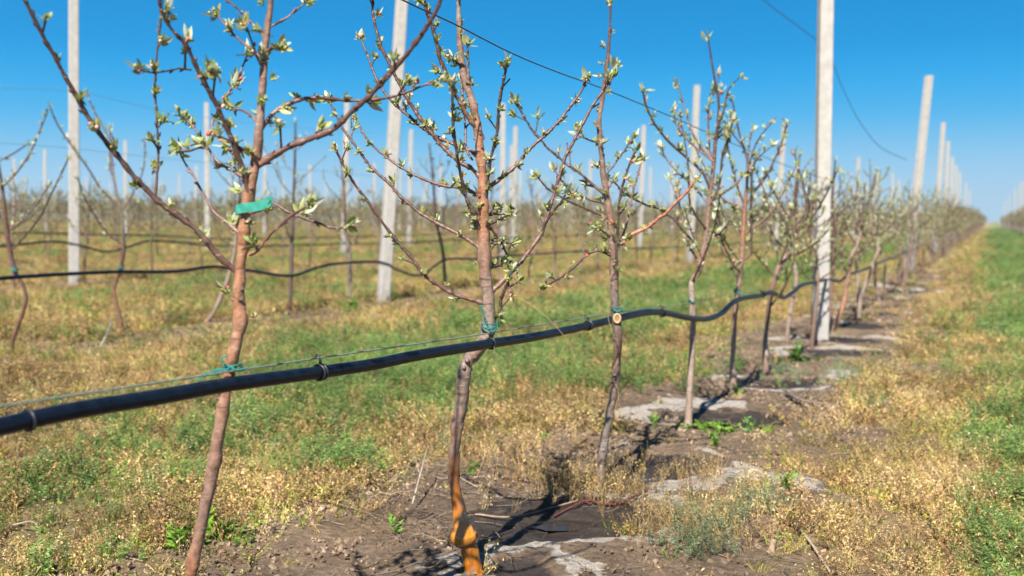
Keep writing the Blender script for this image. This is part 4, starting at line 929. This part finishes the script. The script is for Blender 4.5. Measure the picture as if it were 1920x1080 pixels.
def t_feather(rs, n=5, h=.11, lf=20):
    mb = MB()
    for i in range(n):
        a = rs.uniform(0, 6.28); r0 = rs.uniform(0, .03); p = np.array([cos(a)*r0, sin(a)*r0, 0]); q = p+np.array([cos(a)*.05*rs.rand(), sin(a)*.05*rs.rand(), h*rs.uniform(.5, 1.15)])
        stem(mb, p, q, .0012, np.ones(3)*.8, rs)
        for j in range(lf):
            t = rs.uniform(.1, 1.); w = p*(1-t)+q*t; b = rs.uniform(0, 6.28)
            rhomb(mb, w, np.array([cos(b), sin(b), rs.uniform(.1, 1.2)]), .022*rs.uniform(.6, 1.3)*(1.15-t*.5), .0035, rs, np.ones(3)*rs.uniform(.65, 1.3), .1)
    return T_arr(mb)
def t_broad(rs, n=9, L=.05):
    mb = MB()
    for i in range(n):
        a = i*2.4+rs.uniform(-.3, .3); el = rs.uniform(.3, 1.5); d = np.array([cos(a), sin(a), el])
        rhomb(mb, np.array([cos(a), sin(a), 0])*.004, d, L*rs.uniform(.6, 1.2), L*rs.uniform(.22, .34), rs, np.ones(3)*rs.uniform(.75, 1.2), .35, 3)
    return T_arr(mb)
def t_grass(rs, n=12, L=.08):
    mb = MB()
    for i in range(n):
        a = rs.uniform(0, 6.28); d = np.array([cos(a)*.5, sin(a)*.5, rs.uniform(.5, 1.5)])
        rhomb(mb, np.array([cos(a), sin(a), 0])*rs.uniform(0, .02), d, L*rs.uniform(.5, 1.3), .0028, rs, np.ones(3)*rs.uniform(.7, 1.25), .35, 3)
    return T_arr(mb)
def t_twig(rs, L=.15):
    mb = MB(); n = 5; k = np.linspace(-.5, .5, n); a = rs.uniform(-.3, .3)
    p = np.stack([k*L, np.cumsum(rs.normal(size=n))*L*.07, np.abs(rs.normal(size=n))*L*.06+.003], 1); tube(mb, p, np.linspace(.0018, .0008, n), 4, np.ones(3)*rs.uniform(.6, 1.3))
    if rs.rand() < .7: tube(mb, [p[2], p[2]+[L*.12, L*.14*rs.choice([-1, 1]), .01+L*.05], p[2]+[L*.2, L*.3*rs.choice([-1, 1]), .02]], [.0011, .0009, .0006], 4, np.ones(3))
    return T_arr(mb)
def t_crumb(rs):
    mb = MB()
    for i in range(14):
        p = np.array([rs.normal()*.035, rs.normal()*.035, rs.uniform(.002, .012)])
        rhomb(mb, p, np.array([rs.normal(), rs.normal(), rs.normal()*.5+.2]), .013*rs.uniform(.5, 1.6), .0045*rs.uniform(.4, 1.3), rs, np.ones(3)*rs.uniform(.55, 1.4), .2)
    return T_arr(mb)
def t_flower(rs):
    mb = MB()
    for i in range(3):
        q = np.array([rs.normal()*.02, rs.normal()*.02, rs.uniform(.05, .1)]); stem(mb, np.array([q[0]*.3, q[1]*.3, 0]), q, .0008, (.12, .2, .05), rs)
        for j in range(5): a = j*1.257; rhomb(mb, q, np.array([cos(a), sin(a), .5]), .0042, .003, rs, np.array([.62, .62, .45]), 0)
    return T_arr(mb)
def t_clod(rs):
    mb = MB()
    for i in range(5):
        r = rs.uniform(.003, .011); v = []; n = 6
        ball(mb, np.array([rs.normal()*.04, rs.normal()*.04, r*.25]), r, np.ones(3)*rs.uniform(.75, 1.2), 0, 5)
        mb.v[-1] = mb.v[-1]+rs.normal(size=mb.v[-1].shape)*r*.22
    return T_arr(mb)
VR = np.random.RandomState(77)
TMP = {'dry': [t_dry(VR) for _ in range(8)], 'tall': [t_dry(VR, 6, .16, 9, .010) for _ in range(4)], 'feather': [t_feather(VR) for _ in range(7)], 'broad': [t_broad(VR) for _ in range(6)],
       'grass': [t_grass(VR) for _ in range(6)], 'twig': [t_twig(VR, VR.uniform(.08, .24)) for _ in range(8)], 'crumb': [t_crumb(VR) for _ in range(6)], 'flower': [t_flower(VR) for _ in range(3)], 'clod': [t_clod(VR) for _ in range(7)]}
OUT = {k: MB() for k in ('dry', 'yellow', 'green', 'feather', 'grass', 'twig', 'flower', 'clod')}
def samp(Ya, Yb, dens, umax=.66):
    A = umax*(Yb*Yb-Ya*Ya); n = int(A*dens); y = np.sqrt(VR.uniform(Ya*Ya, Yb*Yb, n)); x = y*VR.uniform(-umax, umax, n); return x, y
def put(key, out, x, y, sc, tint, keep):
    x = x[keep]; y = y[keep]; sc = sc[keep] if hasattr(sc, '__len__') else np.full(len(x), sc)
    # stay off the puddles
    ok = np.ones(len(x), bool)
    for a, b, r in PUDDLES: ok &= (x-a)**2+((y-b)*1.5)**2 > (r*1.0)**2
    for i_ in (1, 2, 3): 
        pass
    x = x[ok]; y = y[ok]; sc = sc[ok]; n = len(x)
    if n == 0: return
    t = np.asarray(tint)[VR.randint(0, len(tint), n)]*VR.uniform(.72, 1.28, (n, 1))*np.clip(.45+1.1*fbm(x*3.1, y*3.1, 3, 210), .5, 1.4)[:, None]; z = terrain(x, y); pk = VR.randint(0, len(TMP[key]), n); rot = VR.uniform(0, 6.28, n); s = sc*VR.uniform(.65, 1.35, n)
    tl = (VR.normal(size=n)*.25, VR.normal(size=n)*.25)
    for i in range(len(TMP[key])):
        m = pk == i; scatter(OUT[out], TMP[key][i], np.stack([x[m], y[m], z[m]], 1), rot[m], s[m], t[m], (tl[0][m], tl[1][m]), flat=True)
TAN = [(.46, .32, .145), (.40, .265, .115), (.53, .39, .20), (.30, .19, .088), (.43, .33, .135), (.17, .105, .055), (.48, .31, .125), (.37, .28, .15), (.24, .145, .072), (.38, .35, .10)]
YEL = [(.38, .36, .06), (.44, .38, .08), (.32, .33, .05), (.25, .30, .045)]
GRN = [(.11, .24, .025), (.15, .29, .03), (.09, .18, .02), (.19, .32, .035), (.25, .33, .045)]
FEA = [(.12, .22, .055), (.15, .26, .06), (.10, .18, .05), (.19, .28, .07), (.17, .24, .085)]
GRY = [(.16, .125, .10), (.22, .18, .145), (.12, .09, .07), (.24, .18, .12)]
BR = [(.10, .19, .025), (.13, .23, .03), (.085, .15, .02)]
# bands of distance: (from, to, density factor, size)
for Ya, Yb, D, sz in [(1.2, 4.2, 1.0, .72), (4.2, 7.5, .62, .92), (7.5, 13, .20, 1.5), (13, 24, .075, 2.2), (24, 50, .020, 4.0), (50, 110, .0045, 7.5)]:
    um = .66
    def F_(x, y):
        s, g, d = zone_masks(x, y); c = x-ROWS*y; q = fbm(x*4.3, y*4.3, 3, 120); q2 = fbm(x*1.1, y*1.1, 3, 130); w, cr, _ = ring_fields(x, y); bare = np.clip(np.maximum(s, np.maximum(w, cr*1.2)), 0, 1); return s, g, d, q, q2, bare
    x, y = samp(Ya, Yb, 750*D, um); s, g, d, q, q2, bare = F_(x, y); u = VR.rand(len(x))
    put('dry', 'dry', x, y, sz*(.35+1.6*q), TAN, u < (1-bare)**1.5*(1-.62*g)*(.35+1.1*q))
    x, y = samp(Ya, Yb, 520*D, um); s, g, d, q, q2, bare = F_(x, y); u = VR.rand(len(x))
    put('crumb', 'dry', x, y, sz, TAN, u < ((1-bare)*(1-.8*g)*.9+.05))
    x, y = samp(Ya, Yb, 420*D, um); s, g, d, q, q2, bare = F_(x, y); u = VR.rand(len(x)); c = x-ROWS*y
    put('dry', 'yellow', x, y, sz*.8, YEL, u < (1-bare)*np.clip(.2+.75*np.exp(-((g-.5)/.4)**2), 0, 1)*(q > .38)*1.2)
    x, y = samp(Ya, Yb, 900*D, um); s, g, d, q, q2, bare = F_(x, y); u = VR.rand(len(x)); c = x-ROWS*y
    put('feather', 'feather', x, y, sz*(.35+1.5*q), FEA, u < (1-bare)*np.clip(g*1.15-.22, 0, 1)*np.where(q2 > .5, .9, .4))
    x, y = samp(Ya, Yb, 520*D, um); s, g, d, q, q2, bare = F_(x, y); u = VR.rand(len(x))
    put('broad', 'green', x, y, sz*.62*(.7+.8*q), GRN, u < (1-bare*.96)*np.clip(g*1.25-.22, .015, 1)*np.where(q > .52, 1, .35))
    x, y = samp(Ya, Yb, 480*D, um); s, g, d, q, q2, bare = F_(x, y); u = VR.rand(len(x))
    put('grass', 'grass', x, y, sz*.8, YEL[:2]+GRN+TAN[:3], u < (1-bare*.9)*(.12+.5*g)*(q > .48))
    if Yb < 14:
        x, y = samp(Ya, Yb, 420*D, um); s, g, d, q, q2, bare = F_(x, y); u = VR.rand(len(x)); w_, c_, _ = ring_fields(x, y)
        put('clod', 'clod', x, y, sz*.9*(.4+1.2*q), [(.20, .14, .092), (.17, .12, .08), (.24, .175, .125)], (s > .35)*(u < .6)*(w_ < .25)*(c_ < .3)*(q > .36))
        x, y = samp(Ya, Yb, 100*D, um); s, g, d, q, q2, bare = F_(x, y); u = VR.rand(len(x))
        put('twig', 'twig', x, y, sz*1.05, GRY, u < np.where(s > .3, .55, .35)*(q > .42)*(1-.9*(bare-s > .2)))
        x, y = samp(Ya, Yb, 90*D, um); s, g, d, q, q2, bare = F_(x, y); u = VR.rand(len(x))
        put('tall', 'dry', x, y, sz*.9, TAN, u < (1-bare)*(1-.5*g)*.8)
        x, y = samp(Ya, Yb, 70*D, um); s, g, d, q, q2, bare = F_(x, y); u = VR.rand(len(x))
        put('flower', 'flower', x, y, sz*1.1, [(1, 1, 1)], u < (1-bare)*(g > .35)*.8)
def clump_at(key, out, px, py, n, spread, sc, tint):
    Y = -(-CAMZ)*F/(py-HORIZ); X = (px-960)/F*Y; x = X+VR.normal(size=n)*spread; y = Y+VR.normal(size=n)*spread
    put(key, out, x, y, np.full(n, sc), tint, np.ones(n, bool))
# local patches the photo shows
for px, py, n, sp in [(870, 700, 260, .30), (700, 690, 300, .35), (640, 720, 200, .3), (1180, 690, 160, .35), (1110, 720, 90, .2), (560, 640, 150, .4), (620, 880, 60, .10)]: clump_at('feather', 'feather', px, py, n, sp, 1.0, FEA)
for px, py, n, sp in [(1385, 640, 50, .25), (1250, 660, 60, .3), (900, 745, 40, .2), (1345, 805, 40, .09), (1500, 670, 40, .1), (400, 1005, 50, .06), (330, 1020, 30, .05), (620, 900, 30, .1)]: clump_at('broad', 'green', px, py, n, sp, .75, BR)
for px, py, n, sp in [(1010, 905, 70, .13), (1090, 935, 60, .08), (1260, 900, 60, .12), (1170, 930, 40, .07), (1340, 980, 80, .12), (1290, 1010, 60, .1), (920, 860, 50, .12)]: clump_at('tall', 'dry', px, py, n, sp, .55, TAN[:5])
for px, py, n, sp in [(1350, 985, 30, .07), (1320, 1040, 30, .05), (1440, 965, 20, .05), (1470, 700, 20, .1), (1340, 1000, 20, .05), (1700, 700, 60, .2), (1640, 720, 50, .2), (840, 840, 20, .05)]: clump_at('feather', 'feather', px, py, n, sp, .6, [(.17, .22, .12), (.2, .26, .14)])
for px, py, n, sp in [(820, 900, 22, .14), (700, 960, 22, .18), (930, 930, 14, .12), (1400, 850, 30, .2), (790, 1010, 20, .14), (1560, 760, 30, .2)]: clump_at('twig', 'twig', px, py, n, sp, 1.1, GRY)
for k, nm, lb, ct, mt in [('clod', 'soil_clods', 'small brown clods of dry earth on the bare strip', 'clods', M_STICK), ('dry', 'dry_weeds', 'crisp tan dried weeds and litter covering much of the ground', 'dry weeds', M_DRY), ('yellow', 'yellowing_weeds', 'low yellowish green weeds drying out between the tan ones', 'weeds', M_PLANT), ('green', 'broad_leaved_weeds', 'small bright green broad leaved weeds in scattered patches', 'weeds', M_PLANT),
    ('feather', 'feathery_weeds', 'feathery bluish green weeds in thick patches between the rows and in the alley', 'weeds', M_PLANT), ('grass', 'thin_grass', 'thin short grass blades, green and straw coloured', 'grass', M_PLANT), ('twig', 'fallen_twigs', 'small grey dead twigs strewn on the bare soil', 'twigs', M_STICK), ('flower', 'tiny_white_flowers', 'tiny pale flowers dotted through the green weeds', 'flowers', M_PLANT)]:
    o = OUT[k].build(nm, mt, smooth=False); tag(o, lb, ct, kind='stuff'); print(nm, len(o.data.polygons))

# single plants and sticks one can point to
def G(px, py, up=0):
    Y = CAMZ*F/(py-HORIZ)
    for _ in range(3):
        X = (px-960)/F*Y; z = tz(X, Y); Y = (CAMZ-z)*F/(py-HORIZ)
    X = (px-960)/F*Y; return np.array([X, Y, tz(X, Y)+up])
def weed_plant(px, py, n, L, label, seed, col=(.13, .27, .025), st=3):
    rs = np.random.RandomState(seed); g = G(px, py); root = empty('weed_plant', g, label, 'weed', 'single green weeds')
    for k in range(st):
        a = rs.uniform(0, 6.28); d = np.array([cos(a)*.35, sin(a)*.35, 1]); d /= np.linalg.norm(d); h = L*rs.uniform(.9, 1.6); mb = MB(); q = d*h
        tube(mb, [np.array([0, 0, -.01]), q*.5+rs.normal(size=3)*.003, q], [.0016, .0013, .0009], 5, np.array(col)*.9)
        so_ = mb.build('stem', M_PLANT, root)
        lb_ = MB()
        for j in range(n):
            t = rs.uniform(0, 1); b = rs.uniform(0, 6.28)
            v, f = leaf_grid(rs, q*t, np.array([cos(b), sin(b), rs.uniform(.3, 1.3)]), L*rs.uniform(.5, 1.0)*(1.1-.5*t), L*rs.uniform(.16, .26), rs.uniform(-.1, .5), 1); lb_.add(v, f, np.array(col)*rs.uniform(.75, 1.25))
        lb_.build('leaves', M_PLANT, root)
for q, (px, py, n, L, lab, c) in enumerate([(1482, 925, 9, .055, 'bright green broad leaved weed on bare soil right of the crusted patches', (.12, .29, .025)), (1345, 845, 12, .05, 'leafy green weed clump right of the fourth front trunk foot', (.15, .27, .04)), (1412, 818, 5, .06, 'flat grey green leaf rosette right of the weed clump by the fourth trunk', (.16, .27, .08)),
    (395, 1020, 14, .06, 'green leafy weed patch at the foot of the nearest tree, right of its trunk', (.16, .31, .025)), (320, 1045, 14, .05, 'green leafy weed left of the nearest trunk near the bottom', (.15, .29, .03)), (1495, 680, 14, .09, 'upright green weed beside the foot of the sixth front tree', (.11, .25, .03)), (660, 590, 14, .12, 'dark green weed tuft at the second row between the nearest trees', (.09, .22, .03)),
    (1385, 745, 12, .07, 'green weed round the foot of the fifth front tree', (.14, .25, .04)), (740, 1010, 9, .035, 'small green weed on bare soil left of the orange trunk base', (.15, .28, .04)), (888, 900, 6, .04, 'small green sprout just right of the centre trunk', (.13, .27, .03)), (645, 905, 12, .045, 'yellow green weed on soil edge left of the centre trunk', (.2, .32, .04)), (1230, 805, 8, .05, 'green weed left of the fourth front trunk foot', (.15, .27, .04)), (640, 845, 12, .06, 'bushy green weed midway between the two nearest trunks', (.13, .23, .05))]):
    weed_plant(px, py, n, L, lab, 300+q, c)
def stick(pts, r0, r1, col, label, name='dead_stick', forks=(), seed=0, cat='stick'):
    p = [G(a, b, h) for a, b, h in pts]; rs = np.random.RandomState(seed); mb = MB(); tube(mb, p, np.linspace(r0, r1, len(p)), 8, col, step=.015, lump=.25, seed=seed)
    for f in forks: fp = [G(a, b, h) for a, b, h in f]; tube(mb, fp, np.linspace(r1*1.1, r1*.5, len(fp)), 6, col, step=.02, lump=.2)
    o = mb.build(name, M_STICK, None, p[0]); o.location = p[0]; tag(o, label, cat, 'sticks lying on the ground')
stick([(1218, 938, .02), (1190, 950, .015), (1165, 960, .012), (1130, 966, .01), (1100, 972, .012), (1040, 984, .008)], .0055, .003, (.10, .032, .028), 'dark red fallen twig lying across the muddy puddle', forks=[[(1160, 961, .01), (1150, 950, .02)], [(1110, 970, .01), (1090, 962, .02)]], seed=1)
stick([(1478, 745, .03), (1500, 762, .03), (1530, 765, .02), (1590, 768, .01)], .008, .004, (.16, .13, .11), 'forked grey dead branch lying right of the fifth tree', forks=[[(1500, 762, .03), (1540, 745, .05), (1640, 728, .02)], [(1520, 764, .02), (1560, 750, .04), (1610, 752, .01)]], seed=2)
stick([(1565, 862, .01), (1600, 864, .02), (1640, 858, .01)], .005, .003, (.15, .12, .1), 'short dark stick on dry weeds at the right', seed=3)
stick([(1500, 1003, .02), (1530, 1040, .02), (1568, 1090, .01)], .0045, .003, (.34, .28, .2), 'pale dry stalk pointing to the bottom edge, right of centre', seed=4)
stick([(890, 978, .01), (960, 985, .012), (1040, 978, .012), (1085, 972, .012)], .003, .002, (.28, .2, .14), 'thin brown stalk beside the puddle right of the orange base', seed=5)
stick([(185, 655, .02), (200, 640, .08), (206, 628, .12)], .012, .007, (.30, .27, .23), 'short whitish dead stick standing in soil at the left, in the second row', seed=6)
stick([(290, 607, .03), (330, 605, .05), (375, 606, .03)], .014, .010, (.12, .10, .09), 'dark log like stick lying near the second row behind the nearest trunk', seed=7)
stick([(1455, 1050, .0), (1457, 1046, .012), (1460, 1042, .028)], .012, .009, (.26, .18, .13), 'small brown stump sticking up among dry weeds at the lower right', name='small_stump', seed=8, cat='stump')
stick([(0, 1010, .02), (40, 1020, .05), (55, 1028, .05)], .0035, .002, (.26, .22, .17), 'pale bent dry stalk at the lower left edge', seed=9)
stick([(770, 965, .02), (790, 935, .10), (800, 905, .12)], .0035, .0015, (.30, .25, .2), 'thin whitish dry stalk leaning left of the centre trunk', seed=10, forks=[[(785, 942, .08), (775, 925, .12)]])
